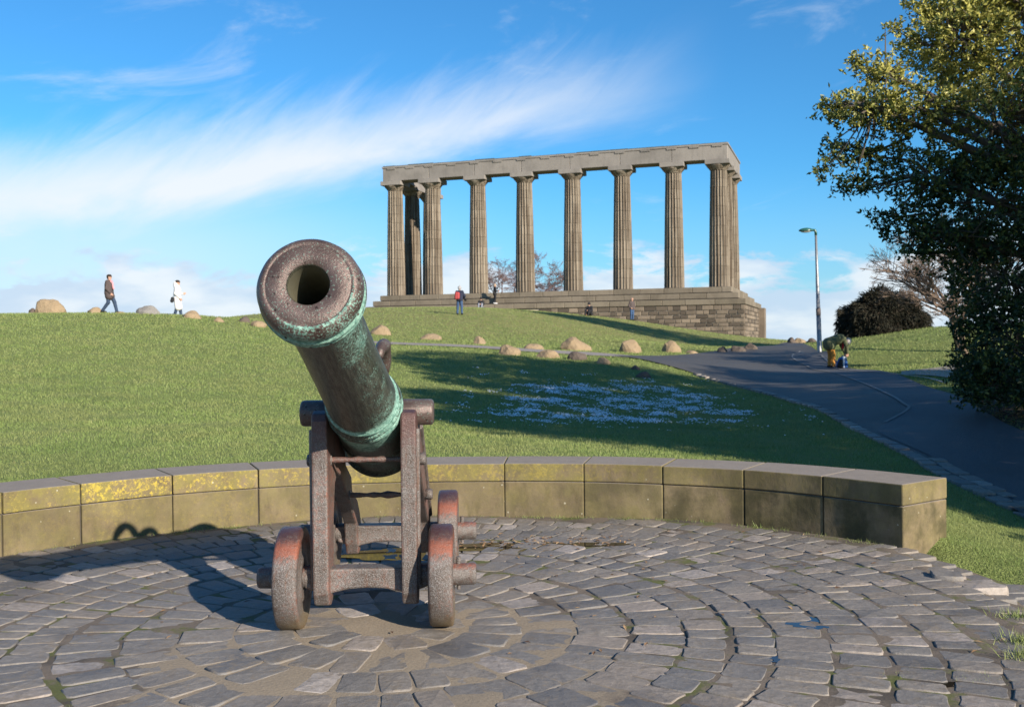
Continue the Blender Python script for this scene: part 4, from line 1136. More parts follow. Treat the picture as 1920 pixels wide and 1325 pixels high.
STAND = dict(pelvis=(0, 0, .94), chest=(0, .01, 1.30), neck=(0, .0, 1.47), head=(0, .025, 1.62),
             shL=(-.18, 0, 1.41), elL=(-.235, -.03, 1.14), wrL=(-.225, .05, .90), haL=(-.22, .085, .80),
             shR=(.18, 0, 1.41), elR=(.235, -.03, 1.14), wrR=(.225, .05, .90), haR=(.22, .085, .80),
             hiL=(-.09, 0, .92), knL=(-.10, .03, .50), anL=(-.10, -.01, .09), hiR=(.09, 0, .92), knR=(.10, .03, .50), anR=(.10, -.01, .09), face=(0, 1, 0), scale=1.0)
def person(label, loc, yaw, pose, coat, legs, hair, shoes='shoe_black', coat_len=.0, coat_r=1.0, hat=None, extras=()):
    J = dict(STAND); J.update(pose)
    sc = J.pop('scale'); face = Vector(J.pop('face')).normalized()
    J = {k: Vector(v) * sc for k, v in J.items()}
    root = empty('person', loc, yaw); tag(root, label, 'person', 'visitors on the hill')
    def part(nm, prims, m_, h, k=.03, parent=None):
        V, Fq = surface_nets(prims, h, k)
        return link(nm, mesh(nm, V, Fq, m_, True), parent or root, None, keep=False)
    up = (J['head'] - J['neck']).normalized(); f = (face - up * face.dot(up)).normalized(); sd_ = f.cross(up)
    hd = J['head']; s_ = sc
    pr = []
    # head: cranium, jaw, nose, brow, ears, neck
    pr += [(hd + up * .03 * s_ - f * .015 * s_, hd + up * .02 * s_ + f * .015 * s_, .088 * s_, .082 * s_), (hd - up * .03 * s_ + f * .01 * s_, hd - up * .085 * s_ + f * .045 * s_, .066 * s_, .042 * s_),
           (hd + up * .01 * s_ + f * .088 * s_, hd - up * .028 * s_ + f * .108 * s_, .010 * s_, .015 * s_), (hd - up * .055 * s_ + f * .075 * s_ - sd_ * .02 * s_, hd - up * .055 * s_ + f * .075 * s_ + sd_ * .02 * s_, .012 * s_, .012 * s_),
           (hd - sd_ * .086 * s_ + up * .01 * s_, hd - sd_ * .088 * s_ - up * .03 * s_, .016 * s_, .012 * s_), (hd + sd_ * .086 * s_ + up * .01 * s_, hd + sd_ * .088 * s_ - up * .03 * s_, .016 * s_, .012 * s_),
           (J['neck'] - up * .05 * s_, hd - up * .06 * s_, .058 * s_, .052 * s_)]
    ch, pv = J['chest'], J['pelvis']
    across = (J['shR'] - J['shL']).normalized()
    for e in (-1, 1):
        pr += [(ch + across * e * .07 * s_, pv + across * e * .06 * s_, .105 * s_, .10 * s_)]
    pr.append((J['shL'], J['shR'], .065 * s_, .065 * s_)); pr.append((ch, J['neck'], .10 * s_, .06 * s_))
    for q_ in 'LR':
        pr += [(J['sh' + q_], J['el' + q_], .052 * s_, .040 * s_), (J['el' + q_], J['wr' + q_], .040 * s_, .027 * s_),
               (J['hi' + q_], J['kn' + q_], .085 * s_, .056 * s_), (J['kn' + q_], J['an' + q_], .056 * s_, .038 * s_), (J['an' + q_], J['an' + q_] + Vector((0, .13, -.045)) * s_, .042 * s_, .03 * s_)]
        wv = J['wr' + q_]; hv = J['ha' + q_]; d_ = (hv - wv).normalized()
        lat = d_.cross(Vector((1, 0, 0)));  lat = lat.normalized() if lat.length > .2 else Vector((0, 1, 0)); nrm = d_.cross(lat)
        palm = wv + d_ * .085 * s_
        pr += [(wv + d_ * .02 * s_ - lat * .015 * s_, palm - lat * .025 * s_, .022 * s_, .018 * s_), (wv + d_ * .02 * s_ + lat * .015 * s_, palm + lat * .025 * s_, .022 * s_, .018 * s_)]
        for i_, ln in enumerate((.062, .075, .070, .052)):
            r_ = palm + lat * (.033 - .022 * i_) * s_; m1 = r_ + d_ * ln * .55 * s_ + nrm * .01 * s_; m2 = m1 + d_ * ln * .45 * s_ + nrm * .022 * s_
            pr += [(r_, m1, .0105 * s_, .0100 * s_), (m1, m2, .0100 * s_, .0090 * s_)]
        tb = wv + d_ * .035 * s_ + lat * .03 * s_; pr += [(tb, tb + (d_ * .035 + lat * .03) * s_, .013 * s_, .012 * s_), (tb + (d_ * .035 + lat * .03) * s_, tb + (d_ * .068 + lat * .032) * s_, .012 * s_, .010 * s_)]
    body = part('body', pr, 'skin', .0125 * s_, .018)
    part('eyes', [(hd + up * .012 * s_ + f * .082 * s_ + sd_ * e * .032 * s_, hd + up * .012 * s_ + f * .083 * s_ + sd_ * e * .034 * s_, .011 * s_, .011 * s_) for e in (-1, 1)], 'eye', .006 * s_, .002)
    # coat
    cr = coat_r
    c = []
    for e in (-1, 1): c += [(ch + across * e * .075 * s_, pv + across * e * .07 * s_, .135 * s_ * cr, .135 * s_ * cr)]
    c += [(J['shL'], J['shR'], .092 * s_, .092 * s_), (ch, J['neck'] - up * .01 * s_, .13 * s_, .078 * s_)]
    if coat_len:
        dn = (pv - ch).normalized()
        kd = ((J['knL'] + J['knR']) / 2 - pv).normalized()
        for e in (-1, 1): c += [(pv + across * e * .07 * s_, pv + across * e * .085 * s_ + kd * coat_len * s_, .135 * s_ * cr, .145 * s_ * cr)]
    for q_ in 'LR': c += [(J['sh' + q_], J['el' + q_], .078 * s_, .066 * s_), (J['el' + q_], J['wr' + q_] + (J['wr' + q_] - J['el' + q_]).normalized() * -.01, .066 * s_, .052 * s_)]
    part('coat', c, coat, .019 * s_, .04)
    lg = []
    for q_ in 'LR': lg += [(pv, J['hi' + q_], .115 * s_, .105 * s_), (J['hi' + q_], J['kn' + q_], .105 * s_, .078 * s_), (J['kn' + q_], J['an' + q_] + Vector((0, 0, .02)), .078 * s_, .064 * s_)]
    part('trousers', lg, legs, .019 * s_, .03)
    for q_ in 'LR':
        a_ = J['an' + q_]; part('shoe', [(a_ + Vector((0, -.04, -.03)) * s_, a_ + Vector((0, .15, -.045)) * s_, .052 * s_, .042 * s_), (a_, a_ + Vector((0, .05, -.03)) * s_, .05 * s_, .045 * s_)], shoes, .014 * s_, .02)
    if hat:
        part('hat', [(hd + up * .055 * s_ - f * .02 * s_, hd + up * .07 * s_, .106 * s_, .092 * s_), (hd + up * .02 * s_ - f * .03 * s_, hd + up * .05 * s_ + f * .02 * s_, .10 * s_, .10 * s_)] + ([(hd + up * .15 * s_, hd + up * .19 * s_, .03, .035)] if hat == 'grey_knit' else []), hat, .014 * s_, .02)
    else:
        part('hair', [(hd + up * .052 * s_ - f * .03 * s_, hd + up * .06 * s_ + f * .012 * s_, .094 * s_, .086 * s_), (hd + up * .03 * s_ - f * .035 * s_, hd - up * .03 * s_ - f * .035 * s_, .09 * s_, .07 * s_)], hair, .014 * s_, .02)
    for nm, m_, prims, kk in extras: part(nm, [(Vector(a) * sc, Vector(b) * sc, r1 * sc, r2 * sc) for a, b, r1, r2 in prims], m_, .016, kk)
    return root
def feet(px, py, dist=None):
    if dist: 
        v = ray(px, py); return Vector((v.x * dist, dist, Hs(v.x * dist, dist)))
    return ground(px, py)
WALK = dict(knL=(-.10, .20, .52), anL=(-.09, .30, .10), knR=(.10, .0, .50), anR=(.10, -.26, .13), hiL=(-.09, .03, .92), hiR=(.09, -.01, .92), elR=(.25, -.02, 1.12), wrR=(.22, .16, .92), haR=(.21, .22, .84), elL=(-.25, -.12, 1.15), wrL=(-.22, -.08, .90), haL=(-.21, -.06, .80))
EAST = -PI / 2                                           # facing the right of the picture
p = feet(205, 589, 44.6)
person('man walking right in dark brown jacket, pink scarf and jeans on the crest', p + Vector((0, 0, -.02)), EAST, WALK, 'coat_brown', 'jeans_dark', 'hair_dark', coat_len=.16, coat_r=1.22,
       extras=[('scarf', 'pink', [((-.06, .10, 1.46), (.06, .11, 1.44), .045, .045), ((.03, .17, 1.38), (.04, .22, 1.12), .04, .035)], .03)])
p = feet(333, 592, 45.4)
person('woman in long white coat and white hood walking right on the crest', p + Vector((0, 0, -.12)), EAST + .1, dict(WALK, scale=.97, elL=(-.25, -.02, 1.14), wrL=(-.2, .20, 1.13), haL=(-.18, .28, 1.15), knL=(-.08, .10, .5), anL=(-.08, .14, .09), anR=(.08, -.12, .1)), 'coat_white', 'jeans_dark', 'hair_dark', coat_len=.46, coat_r=1.08,
       extras=[('hood', 'coat_white', [((0, -.07, 1.60), (0, -.07, 1.50), .105, .10), ((0, -.02, 1.47), (0, -.03, 1.44), .11, .12)], .03), ('handbag', 'bag_black', [((.20, -.18, .90), (.20, -.20, .78), .07, .085), ((.20, -.15, 1.0), (.19, -.05, 1.42), .012, .012)], .02)])
p = feet(862, 589, 61.5)
person('person seen from behind in grey bobble hat, navy jacket and jeans photographing the columns', p, R(-18), dict(anL=(-.15, 0, .09), anR=(.15, -.02, .09), knL=(-.13, .02, .5), knR=(.13, .02, .5), elR=(.30, .10, 1.16), wrR=(.20, .22, 1.0), haR=(.15, .28, 1.02), elL=(-.26, .10, 1.15), wrL=(-.06, .26, 1.05), haL=(.02, .29, 1.05)), 'coat_navy', 'jeans', 'hair_fair', coat_r=1.12, hat='grey_knit',
       extras=[('backpack', 'bag_red', [((-.12, -.20, 1.32), (-.14, -.21, 1.05), .10, .12), ((-.02, -.19, 1.3), (-.03, -.20, 1.06), .10, .11)], .03), ('camera', 'camera_black', [((.22, .28, .98), (.30, .26, .92), .06, .07)], .02)])
# spots on the monument and at its foot
def on_mon(px, py, x_=None, yoff=-.5, z=0.0):
    """a point on the platform: along the front where the photo column px meets the line y=yoff"""
    v = ray(px, py); a = MB.inverted() @ Vector((0, 0, EYE)); b = MB.inverted() @ (Vector((0, 0, EYE)) + v * 100)
    t = (yoff - a.y) / (b.y - a.y); q_ = a + (b - a) * t
    w_ = MB @ Vector((q_.x, yoff, z)); return w_
p = on_mon(928, 570, yoff=-1.15 - TREAD - .28, z=-2 * RISE)
person('fair-haired person in black coat standing on the lower temple step', p, R(-75), dict(elR=(.26, .06, 1.14), wrR=(.16, .26, 1.12), haR=(.12, .33, 1.15), elL=(-.26, .06, 1.14), wrL=(-.14, .26, 1.12), haL=(-.1, .33, 1.15), anL=(-.09, .08, .09), anR=(.09, -.08, .09)), 'coat_black', 'trousers_black', 'hair_fair', shoes='shoe_white', coat_len=.1,
       extras=[('shoulder_bag', 'bag_black', [((.22, -.12, 1.05), (.22, -.12, .92), .07, .09)], .02)])
SIT = dict(pelvis=(0, -.12, .16), chest=(0, -.05, .52), neck=(0, -.02, .70), head=(0, .01, .85), shL=(-.18, -.04, .64), shR=(.18, -.04, .64), elL=(-.24, .04, .40), wrL=(-.10, .24, .38), haL=(-.03, .28, .40), elR=(.24, .04, .40), wrR=(.10, .24, .38), haR=(.03, .28, .40),
           hiL=(-.09, -.10, .15), hiR=(.09, -.10, .15), knL=(-.14, .28, .42), knR=(.14, .28, .42), anL=(-.12, .42, .09), anR=(.12, .42, .09))
p = feet(902, 584, 84.5)
person('person in dark hooded top sitting at the foot of the temple steps', p + Vector((0, 0, -.06)), R(170), dict(SIT, scale=1.0), 'coat_black', 'grey_check', 'hair_fair', hat='coat_black')
p = feet(1105, 594, 76.5)
person('person in dark hooded jacket with brown bag crouching against the temple base', p, R(150), dict(SIT, scale=1.06), 'coat_black', 'trousers_black', 'hair_dark', hat='coat_black', extras=[('bag', 'bag_brown', [((.26, .05, .42), (.26, .08, .15), .07, .10)], .02)])
p = feet(1185, 600, 77.5)
person('bald person in dark brown jacket and blue jeans standing before the rough masonry', p, R(215), dict(elR=(.27, -.05, 1.14), wrR=(.2, .08, .98), haR=(.15, .12, .95), elL=(-.27, -.02, 1.14), wrL=(-.2, .08, .98), haL=(-.16, .12, .95)), 'coat_brown', 'jeans', 'skin', coat_r=1.05)
p = feet(1559, 690)
BEND = dict(pelvis=(0, -.10, .92), chest=(0, .30, 1.06), neck=(0, .46, 1.06), head=(0, .60, .98), face=(0, .75, -.65),
            shL=(-.19, .38, 1.05), elL=(-.22, .50, .78), wrL=(-.14, .58, .54), haL=(-.12, .60, .44), shR=(.19, .38, 1.05), elR=(.22, .48, .78), wrR=(.14, .54, .54), haR=(.12, .56, .44),
            hiL=(-.09, -.08, .90), knL=(-.11, .0, .49), anL=(-.11, -.03, .09), hiR=(.09, -.08, .90), knR=(.11, .02, .49), anR=(.11, .02, .09))
person('person in olive jacket and orange trousers bending down over a bag by the lamp post', p, EAST + .12, BEND, 'coat_olive', 'trousers_orange', 'hair_grey', coat_len=.10, coat_r=1.28, hat='hair_grey',
       extras=[('scarf', 'red', [((-.05, .42, .98), (.06, .44, .92), .06, .06), ((.05, .44, .92), (.08, .40, .72), .05, .04)], .03), ('hood', 'coat_olive', [((-.07, .40, 1.16), (.07, .40, 1.16), .06, .06)], .03)])
b0 = feet(1580, 692)
bagr = tag(empty('backpack', b0, .2), 'blue and white rucksack on the ground under the hands of the bending person', 'backpack')
def bagpart(nm, prims, m_):
    V, Fq = surface_nets([(Vector(a), Vector(b), r1, r2) for a, b, r1, r2 in prims], .015, .05); return link(nm, mesh(nm, V, Fq, m_, True), bagr, None, keep=False)
bagpart('bag_body', [((-.10, 0, .13), (-.06, 0, .32), .13, .11), ((.06, 0, .13), (.06, 0, .34), .13, .10)], 'bag_blue')
bagpart('front_panel', [((-.14, -.06, .12), (-.10, -.06, .30), .105, .07)], 'bag_black')
bagpart('stripe', [((-.03, -.115, .08), (-.02, -.10, .36), .035, .035), ((.05, -.10, .4), (-.03, -.06, .44), .035, .03)], 'bag_white')
bagpart('handle', [((-.06, 0, .42), (0, 0, .49), .014, .014), ((0, 0, .49), (.06, 0, .42), .014, .014)], 'bag_black')

# ------------------------------------------------------------------ trees and shrubs
def leaves_mesh(name, pts, dirs, L, Wd, tint, material):
    """one bent diamond leaf per point: 2 triangles folded on the midrib"""
    n = len(pts); d_ = dirs / np.maximum(np.linalg.norm(dirs, axis=1, keepdims=True), 1e-6)
    r_ = rng.normal(size=(n, 3)); s_ = np.cross(d_, r_); s_ /= np.maximum(np.linalg.norm(s_, axis=1, keepdims=True), 1e-6); nn = np.cross(s_, d_)
    L = L[:, None]; Wd = Wd[:, None]
    a = pts; b = pts + d_ * L * .45 + s_ * Wd * .5 + nn * Wd * .18; c = pts + d_ * L - nn * L * .10; e = pts + d_ * L * .45 - s_ * Wd * .5 + nn * Wd * .18
    V = np.stack([a, b, c, e], 1).reshape(-1, 3)
    i = np.arange(n)[:, None] * 4
    Fq = np.concatenate([i + np.array([[0, 1, 2]]), i + np.array([[0, 2, 3]])], 1).reshape(-1, 3)
    me = mesh(name, V, Fq, material); vattr(me, 'tint', np.repeat(tint, 4)); return me
def leafy_tree(label, base, lobes, ntw, leaf, material, per=12, trunk_r=.2, group=None, sprigs=(), name='evergreen_tree', sun_tint=None):
    root = empty(name, base); tag(root, label, 'tree', group)
    tips = []; org = []
    vol = np.array([l[3] * l[4] * l[5] for l in lobes]) ** .72; cnts = (ntw * vol / vol.sum()).astype(int)
    for l, c_ in zip(lobes, cnts):
        v = rng.normal(size=(c_, 3)); v /= np.linalg.norm(v, axis=1, keepdims=True)
        rr_ = rng.uniform(.35, 1, (c_, 1)) ** .45
        bump_ = 1 + .22 * np.array([mnoise.noise(Vector(q_ * 2.3) + Vector((l[0], l[1], l[2]))) for q_ in v])[:, None] + .12 * np.array([mnoise.noise(Vector(q_ * 6)) for q_ in v])[:, None]
        tips.append(np.array(l[:3]) + v * rr_ * bump_ * np.array(l[3:6])); org.append(v)
    tips = np.concatenate(tips); org = np.concatenate(org)
    for (a, b, k_) in sprigs:                            # branches that stick out of the outline
        a = np.array(a); b = np.array(b); t = rng.uniform(0, 1, (k_, 1))
        tips = np.vstack([tips, a + (b - a) * t + rng.normal(size=(k_, 3)) * (.05 + .16 * (1 - t))]); org = np.vstack([org, np.repeat([(b - a) / np.linalg.norm(b - a)], k_, 0) + rng.normal(size=(k_, 3)) * .4])
    tips = tips[tips[:, 2] > base.z + .12]; org = org[:len(tips)]
    # leaves in whorls round each twig
    n = len(tips)
    tw = org * .6 + rng.normal(size=(n, 3)) * .5 + np.array([0, 0, .35]); tw /= np.linalg.norm(tw, axis=1, keepdims=True)
    along = rng.uniform(-.24, .05, (n, per, 1)) * (leaf / .09)
    pts = tips[:, None, :] + tw[:, None, :] * along
    dirs = tw[:, None, :] * .55 + rng.normal(size=(n, per, 3)) * .75
    tint = np.clip(rng.normal(.42, .2, (n, per)) + rng.normal(0, .12, (n, 1)), 0, 1)
    if sun_tint is not None: tint = np.clip(tint + sun_tint(tips)[:, None], 0, 1)  # sunlight and shade put into the leaf colour
    m_ = n * per
    me = leaves_mesh('crown', pts.reshape(-1, 3), dirs.reshape(-1, 3), rng.uniform(.75, 1.2, m_) * leaf, rng.uniform(.40, .55, m_) * leaf, tint.ravel(), material)
    tag(link('crown', me, root), kind='stuff')
    # trunk, limbs to the lobes, twigs
    tops = max(l[2] for l in lobes)
    V, F = tube([base + Vector((0, 0, -.2)), base + Vector((.05, .05, .8)), base + Vector((-.1, .1, (tops - base.z) * .5)), base + Vector((.1, 0, (tops - base.z) * .85))], [trunk_r * 1.25, trunk_r, trunk_r * .7, trunk_r * .3], 10)
    tr = link('trunk', mesh('trunk', V, F, 'bark', True), root)
    for l in lobes:
        c_ = Vector(l[:3]); z0 = base.z + max(.5, (c_.z - base.z) * .55)
        s0 = Vector((base.x, base.y, z0)); md = (s0 + c_) / 2 + Vector((0, 0, .25))
        V, F = tube([s0, md, c_], [trunk_r * .5, trunk_r * .36, trunk_r * .16], 7); link('limb', mesh('limb', V, F, 'bark', True), root)
    parts = []
    C_ = np.array([l[:3] for l in lobes])
    for i in range(0, n, 7):
        a = tips[i]; k_ = np.argmin(((C_ - a) ** 2).sum(1)); c_ = C_[k_]
        m1 = a + (c_ - a) * .35 + rng.normal(size=3) * .08 + np.array([0, 0, -.05]); e = a + (c_ - a) * .8
        parts.append(tube([tuple(e), tuple(m1), tuple(a)], [.018, .011, .004], 3))
    for (a, b, k_) in sprigs: parts.append(tube([tuple(a), tuple((np.array(a) + np.array(b)) / 2 + np.array([0, 0, -.06])), tuple(b)], [.025, .016, .005], 4))
    V, F = merge(parts); tag(link('twigs', mesh('twigs', V, F, 'bark'), root), kind='stuff')
    return root
def TP(px, py, y=17.0):
    v = P(px, py, y); return (v.x, v.y, v.z)
def lobe(px, py, y, rx, ry, rz): return (*TP(px, py, y), rx, ry, rz)
hol = [lobe(1935, 90, 17.4, 1.9, 2.0, 1.3), lobe(1800, 70, 17.0, .95, 1.1, .75), lobe(1870, 230, 16.8, 1.3, 1.6, 1.0), lobe(1720, 200, 16.6, .8, .8, .46), lobe(1640, 200, 16.5, .75, .6, .38), lobe(1660, 135, 16.8, .45, .4, .25), lobe(1745, 330, 16.8, .72, .9, .42),
       lobe(1860, 380, 17.0, 1.2, 1.6, .9), lobe(1780, 440, 16.8, .6, .7, .34), lobe(1890, 520, 17.0, .95, 1.4, .9), lobe(1900, 650, 16.8, 1.0, 1.5, .8), lobe(1985, 420, 17.8, 2.0, 2.0, 2.6), lobe(1880, 715, 17.0, .80, 1.3, .50), lobe(1915, 755, 17.2, .75, 1.2, .35), lobe(1840, 690, 17.6, .5, .8, .35), lobe(2000, -80, 17.8, 2.4, 2.2, 1.5), lobe(1850, -60, 17.2, 1.3, 1.4, .8)]
spr = [(TP(1680, 200), TP(1533, 195), 60), (TP(1700, 260), TP(1528, 318), 70), (TP(1700, 300), TP(1545, 270), 60), (TP(1720, 330), TP(1560, 350), 70), (TP(1740, 400), TP(1632, 400), 50), (TP(1680, 140), TP(1592, 112), 45), (TP(1760, 90), TP(1668, 50), 40), (TP(1780, 40), TP(1700, 5), 50), (TP(1780, 430), TP(1650, 430), 60), (TP(1800, 470), TP(1690, 470), 50), (TP(1700, 170), TP(1545, 220), 60), (TP(1860, 600), TP(1785, 610), 40), (TP(1860, 690), TP(1800, 700), 40)]
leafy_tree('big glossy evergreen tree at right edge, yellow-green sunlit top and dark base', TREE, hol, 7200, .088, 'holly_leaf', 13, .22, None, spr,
           sun_tint=lambda q: np.clip((q[:, 2] - 4.3) * .32, -.12, .55))  # upper leaves painted as if sunlit, lower ones darker
# more of the same planting beyond the right edge of the picture; it shades the road and the lawn
def off_tree(label, x, y, h, r, ntw=1100, leaf=.2):
    b = Vector((x, y, Hs(x, y))); lb_ = [(x, y, b.z + h * .62, r, r, h * .36), (x - r * .35, y + r * .3, b.z + h * .34, r * .85, r * .85, h * .24), (x + r * .3, y - r * .3, b.z + h * .80, r * .8, r * .8, h * .2), (x, y, b.z + h * .2, r * .7, r * .7, h * .16)]
    leafy_tree(label, b, lb_, ntw, leaf, 'dark_leaf', 10, .2, 'evergreens beyond the right edge')
off_tree('dark evergreen beyond the right edge, next to the paving', 10.9, 3.7, 9.0, 2.2, 2600)
off_tree('dark evergreen beyond the right edge, nearest the road bend', 12.0, 6.2, 10.2, 2.3, 2600)
off_tree('dark evergreen beyond the right edge, just right of the glossy tree', 13.9, 9.2, 9.6, 2.4, 2600)
off_tree('dark evergreen beyond the right edge, behind the glossy tree', 16.8, 12.4, 11.5, 2.9, 3000)
off_tree('dark evergreen beyond the right edge, farther up the road', 20.5, 16.0, 9.5, 2.7, 2000)
off_tree('tall unseen evergreen far up the slope, added for its shadow', 28.5, 42.0, 20.5, 3.2, 2800, .28)  # unseen tree, added to throw the shadow band below the monument

def bare_tree(label, base, height, spread, material, seed, depth=6, name='bare_tree', r0=.12, lean=(0, 0), rmin=.006):
    r = random.Random(seed); root = empty(name, base); tag(root, label, 'tree')
    trunk = []; fine = []
    def grow(p_, d_, ln, rad_, lv):
        q1 = p_ + d_ * ln * .5 + Vector((r.uniform(-1, 1), r.uniform(-1, 1), r.uniform(-.5, 1))) * ln * .06
        q2 = p_ + d_ * ln + Vector((r.uniform(-1, 1), r.uniform(-1, 1), 0)) * ln * .06
        (trunk if lv < 2 else fine).append(tube([p_, q1, q2], [rad_, rad_ * .85, rad_ * .66], 6 if lv < 2 else 4 if lv < 4 else 3))
        if lv >= depth: return
        for _ in range(r.choice([2, 3, 3, 4]) if lv else 5):
            nd = (d_ + Vector((r.uniform(-1, 1) * spread, r.uniform(-1, 1) * spread, r.uniform(-.35, .5)))).normalized()
            grow(p_ + (q2 - p_) * r.uniform(.55, 1), nd, ln * r.uniform(.58, .82), max(rad_ * r.uniform(.48, .66), rmin), lv + 1)
    grow(base + Vector((0, 0, -.1)), Vector((lean[0], lean[1], 1)).normalized(), height * .27, r0, 0)
    V, F = merge(trunk); link('trunk', mesh('trunk', V, F, material, True), root)
    V, F = merge(fine); tag(link('crown', mesh('crown', V, F, material), root), kind='stuff')
g = feet(1800, 650, 36); bare_tree('bare brown tree with tangled twigs behind the glossy evergreen', g, 7.4, 1.0, 'bare_twig', 5, 7, lean=(-.25, 0))
g = feet(1815, 660, 33); bare_tree('second bare tree, closer in behind the dark base of the evergreen', g, 6.0, .95, 'bare_twig', 9, 7, lean=(-.25, 0), name='bare_tree')
g = feet(945, 560, 128); g.z = 1.6 + (641 - 566) / FPX * 128
bare_tree('leafless reddish tree seen between the third and fourth columns', Vector((g.x, 118, 3.0)), 13.0, 1.2, 'red_twig', 21, 7, r0=.16, rmin=.014)
v = ray(1012, 560); bare_tree('leafless greyish tree seen just right of the fourth column', Vector((v.x * 121, 121, 3.0)), 14.0, 1.2, 'red_twig', 33, 7, r0=.16, rmin=.014)

# dome-shaped dark shrub on the bank
g = feet(1668, 630, 47)
sh = tag(empty('dome_shrub', g), 'dark dome-shaped twiggy shrub on the bank behind the bending person', 'shrub')
n = 26000
v = rng.normal(size=(n, 3)); v[:, 2] = np.abs(v[:, 2]) * 1.0 - .12; v /= np.linalg.norm(v, axis=1, keepdims=True)
rx_, rz_ = 2.13, 2.15
sq = 1 + .20 * np.array([mnoise.noise(Vector(q_ * 2.2)) for q_ in v]) + .10 * np.array([mnoise.noise(Vector(q_ * 6)) for q_ in v])
fl = np.sign(v) * np.abs(v) ** np.array([1, 1, .75])
pts = np.array(g) + np.array([0, .8, -.2]) + fl * np.array([rx_, rx_ * .8, rz_]) * (sq * rng.uniform(.86, 1.0, n))[:, None]
tang = np.cross(np.cross(v, np.array([0, 0, 1.])), v); dirs = -tang + v * .35 + rng.normal(size=(n, 3)) * .4
me = leaves_mesh('foliage', pts, dirs, rng.uniform(.12, .34, n), rng.uniform(.025, .05, n), np.clip(rng.normal(.45, .25, n), 0, 1), 'bush_leaf')
tag(link('foliage', me, sh), kind='stuff')
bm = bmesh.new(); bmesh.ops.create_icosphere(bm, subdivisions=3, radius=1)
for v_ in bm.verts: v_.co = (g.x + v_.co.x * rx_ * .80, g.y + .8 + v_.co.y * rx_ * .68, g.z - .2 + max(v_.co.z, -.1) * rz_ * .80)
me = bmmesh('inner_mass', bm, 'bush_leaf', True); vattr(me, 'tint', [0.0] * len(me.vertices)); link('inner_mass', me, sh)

# ------------------------------------------------------------------ grass, snow, weeds
def poly_in(px, py, poly):
    x, y = px, py; c_ = np.zeros(len(x), bool); n_ = len(poly)
    for i in range(n_):
        x1, y1 = poly[i]; x2, y2 = poly[(i + 1) % n_]
        hit = ((y1 > y) != (y2 > y)) & (x < (x2 - x1) * (y - y1) / (y2 - y1 + 1e-12) + x1); c_ ^= hit
    return c_
road_poly = np.vstack([catmull(RL, 6), catmull(RRt, 6)[::-1]])
pth_a = [tuple(ground(*q_))[:2] for q_ in [(1230, 676), (1120, 668), (1000, 661), (850, 651), (700, 644.5), (600, 633)]]
pth_b = [tuple(ground(*q_))[:2] for q_ in [(1200, 669), (1110, 661.5), (1000, 655.5), (850, 646.5), (700, 640.5), (600, 629.5)]]
path_poly = np.array(pth_a + pth_b[::-1])
def blades(x, y, hgt_, wid, tint):
    n_ = len(x); z = H(x, y)
    a = rng.uniform(0, 2 * PI, n_); ln = rng.normal(0, .45, (n_, 2)) * hgt_[:, None]
    dx, dy = np.cos(a) * wid / 2, np.sin(a) * wid / 2
    V = np.stack([np.stack([x - dx, y - dy, z - .004], -1), np.stack([x + dx, y + dy, z - .004], -1), np.stack([x + ln[:, 0], y + ln[:, 1], z + hgt_], -1)], 1).reshape(-1, 3)
    Fq = np.arange(3 * n_).reshape(-1, 3)
    return V, Fq, np.repeat(tint, 3)
N = 700000
yy = 5.0 * (82 / 5.0) ** rng.uniform(0, 1, N); uu = rng.uniform(-.66, .66, N); xx = uu * yy
aw = np.degrees(np.arctan2(yy - WC[1], xx - WC[0]))
ok = np.where((aw > 41) | (aw < -90), ~inside(xx, yy, .62), ~inside(xx, yy, .08)) & ~poly_in(xx, yy, road_poly) & ~poly_in(xx, yy, path_poly)
sl_ = np.exp(-(((xx - 10.6) / 2.6) ** 2 + ((yy - 16.5) / 3.8) ** 2)); ok &= rng.uniform(0, 1, N) > sl_ * 1.2
xx, yy = xx[ok], yy[ok]
sc_ = np.clip(yy / 10, .8, 4.5)
V, Fq, T = blades(xx, yy, rng.uniform(.014, .034, len(xx)) * sc_ ** .65, .0060 * sc_, np.clip(rng.normal(.45, .2, len(xx)), 0, 1))
me = mesh('grass', V, Fq, 'grass_blade'); vattr(me, 'tint', T)
tag(link('grass', me), 'short green lawn grass covering the slope', 'grass', kind='stuff')
# longer tufts: foot of the wall, edge of the paving, joints between setts
wx, wy, wh = [], [], []
def tuft(x, y, n_, r_, h_):
    wx.extend(rng.normal(x, r_, n_)); wy.extend(rng.normal(y, r_ * .6, n_)); wh.extend(rng.uniform(.4, 1, n_) * h_)
for k_ in range(len(CI)):
    if 18 < k_ < 24 or rng.random() < .45:
        q_ = CI[k_] - No[k_] * .03; tuft(q_[0], q_[1], int(rng.integers(15, 70)), .06, .05)
for px, py, n_, h_ in [(1445, 1000, 160, .09), (1300, 985, 90, .06), (985, 965, 120, .06), (740, 965, 90, .05), (1500, 1010, 80, .05), (600, 965, 50, .05)]:
    q_ = ground(px, py); tuft(q_.x, q_.y, n_, .07, h_)
for px, py, n_ in [(1930, 1195, 420), (1935, 1240, 300), (1930, 1150, 350), (1850, 1312, 50), (1702, 1300, 40), (1935, 1270, 250)]:
    q_ = ground(px, py); tuft(q_.x, q_.y, n_, .07, .085 if n_ > 100 else .04)
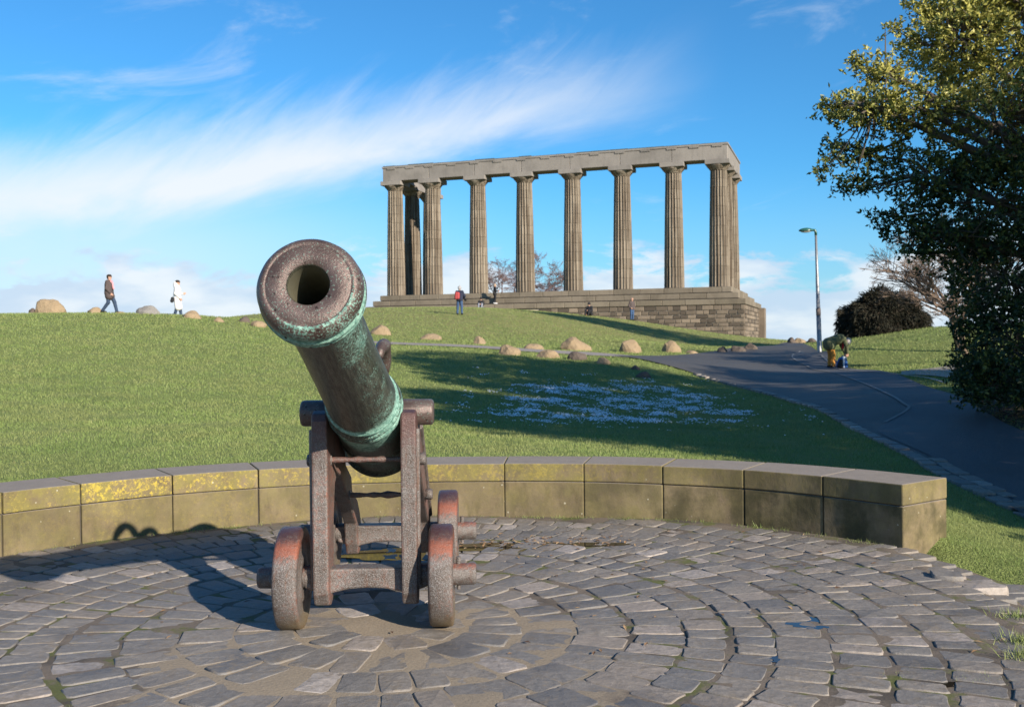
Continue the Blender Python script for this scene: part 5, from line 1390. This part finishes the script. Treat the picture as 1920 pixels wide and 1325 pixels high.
for k_ in range(420):                                    # moss and weeds in the joints
    s_ = setts[int(rng.integers(0, len(setts)))]
    if mnoise.noise(Vector((s_[0] * .8, s_[1] * .8, 3))) < .05 or math.hypot((s_[0] + .62), s_[1] - 5.0) < 1.35: continue
    c_, sn = math.cos(s_[4]), math.sin(s_[4])
    for t_ in np.linspace(-.5, .5, 8):
        x_ = s_[0] - sn * s_[3] * .58 + c_ * s_[2] * t_; y_ = s_[1] + c_ * s_[3] * .58 + sn * s_[2] * t_
        wx.extend(rng.normal(x_, .008, 7)); wy.extend(rng.normal(y_, .008, 7)); wh.extend(rng.uniform(.012, .026, 7))
wx, wy, wh = np.array(wx), np.array(wy), np.array(wh)
V, Fq, T = blades(wx, wy, wh, np.clip(wh * .12, .004, .008), np.clip(rng.normal(.5, .22, len(wx)), 0, 1))
V[:, 2] = V[:, 2] - np.repeat(H(wx, wy), 3) + np.repeat(np.where(inside(wx, wy, .1), hp(wx, wy) - .02, H(wx, wy)), 3)
me = mesh('weeds', V, Fq, 'grass_blade'); vattr(me, 'tint', T)
tag(link('weeds', me), 'weeds and moss sprouting at the wall foot and between setts', 'weeds', kind='stuff')
# thin snow lying in the shaded grass
SN = [tuple(ground(*q_))[:2] for q_ in [(905, 770), (960, 722), (1120, 712), (1230, 716), (1340, 742), (1430, 780), (1370, 795), (1250, 795), (1060, 797), (960, 790)]]
SN = np.array(SN); c0 = SN.mean(0)
lo_, hi_ = SN.min(0) - .8, SN.max(0) + .8
M_ = 80000
sx_ = rng.uniform(lo_[0], hi_[0], M_); sy_ = rng.uniform(lo_[1], hi_[1], M_)
core = poly_in(sx_, sy_, SN)
nz_ = np.array([mnoise.fractal(Vector((a * 1.5, b * .95, 1)), .7, 2.1, 5) for a, b in zip(sx_, sy_)])
okk = (core & (nz_ + rng.normal(0, .28, M_) > .36)) | ((nz_ > .5) & (rng.uniform(0, 1, M_) < .10))
sx_, sy_ = sx_[okk], sy_[okk]; n = len(sx_)
sz_ = H(sx_, sy_) + rng.uniform(.012, .036, n); rad_ = rng.uniform(.005, .019, n) * np.clip(sy_ / 14, .8, 1.5)
a6 = np.arange(6) * PI / 3
ring = np.stack([np.cos(a6)[None] * rad_[:, None] * rng.uniform(.6, 1.2, (n, 6)) + sx_[:, None], np.sin(a6)[None] * rad_[:, None] * rng.uniform(.6, 1.2, (n, 6)) + sy_[:, None], np.repeat(sz_[:, None], 6, 1) + rng.uniform(-.012, .0, (n, 6))], -1)
ctr = np.stack([sx_, sy_, sz_ + rad_ * .3], -1)[:, None, :]
V = np.concatenate([ctr, ring], 1).reshape(-1, 3); i = np.arange(n)[:, None] * 7
Fq = np.concatenate([i + np.array([[0, 1 + k_, 1 + (k_ + 1) % 6]]) for k_ in range(6)], 1).reshape(-1, 3)
tag(link('snow', mesh('snow', V, Fq, 'snow', True)), 'thin broken patch of snow lying on the shaded lawn', 'snow', kind='stuff')
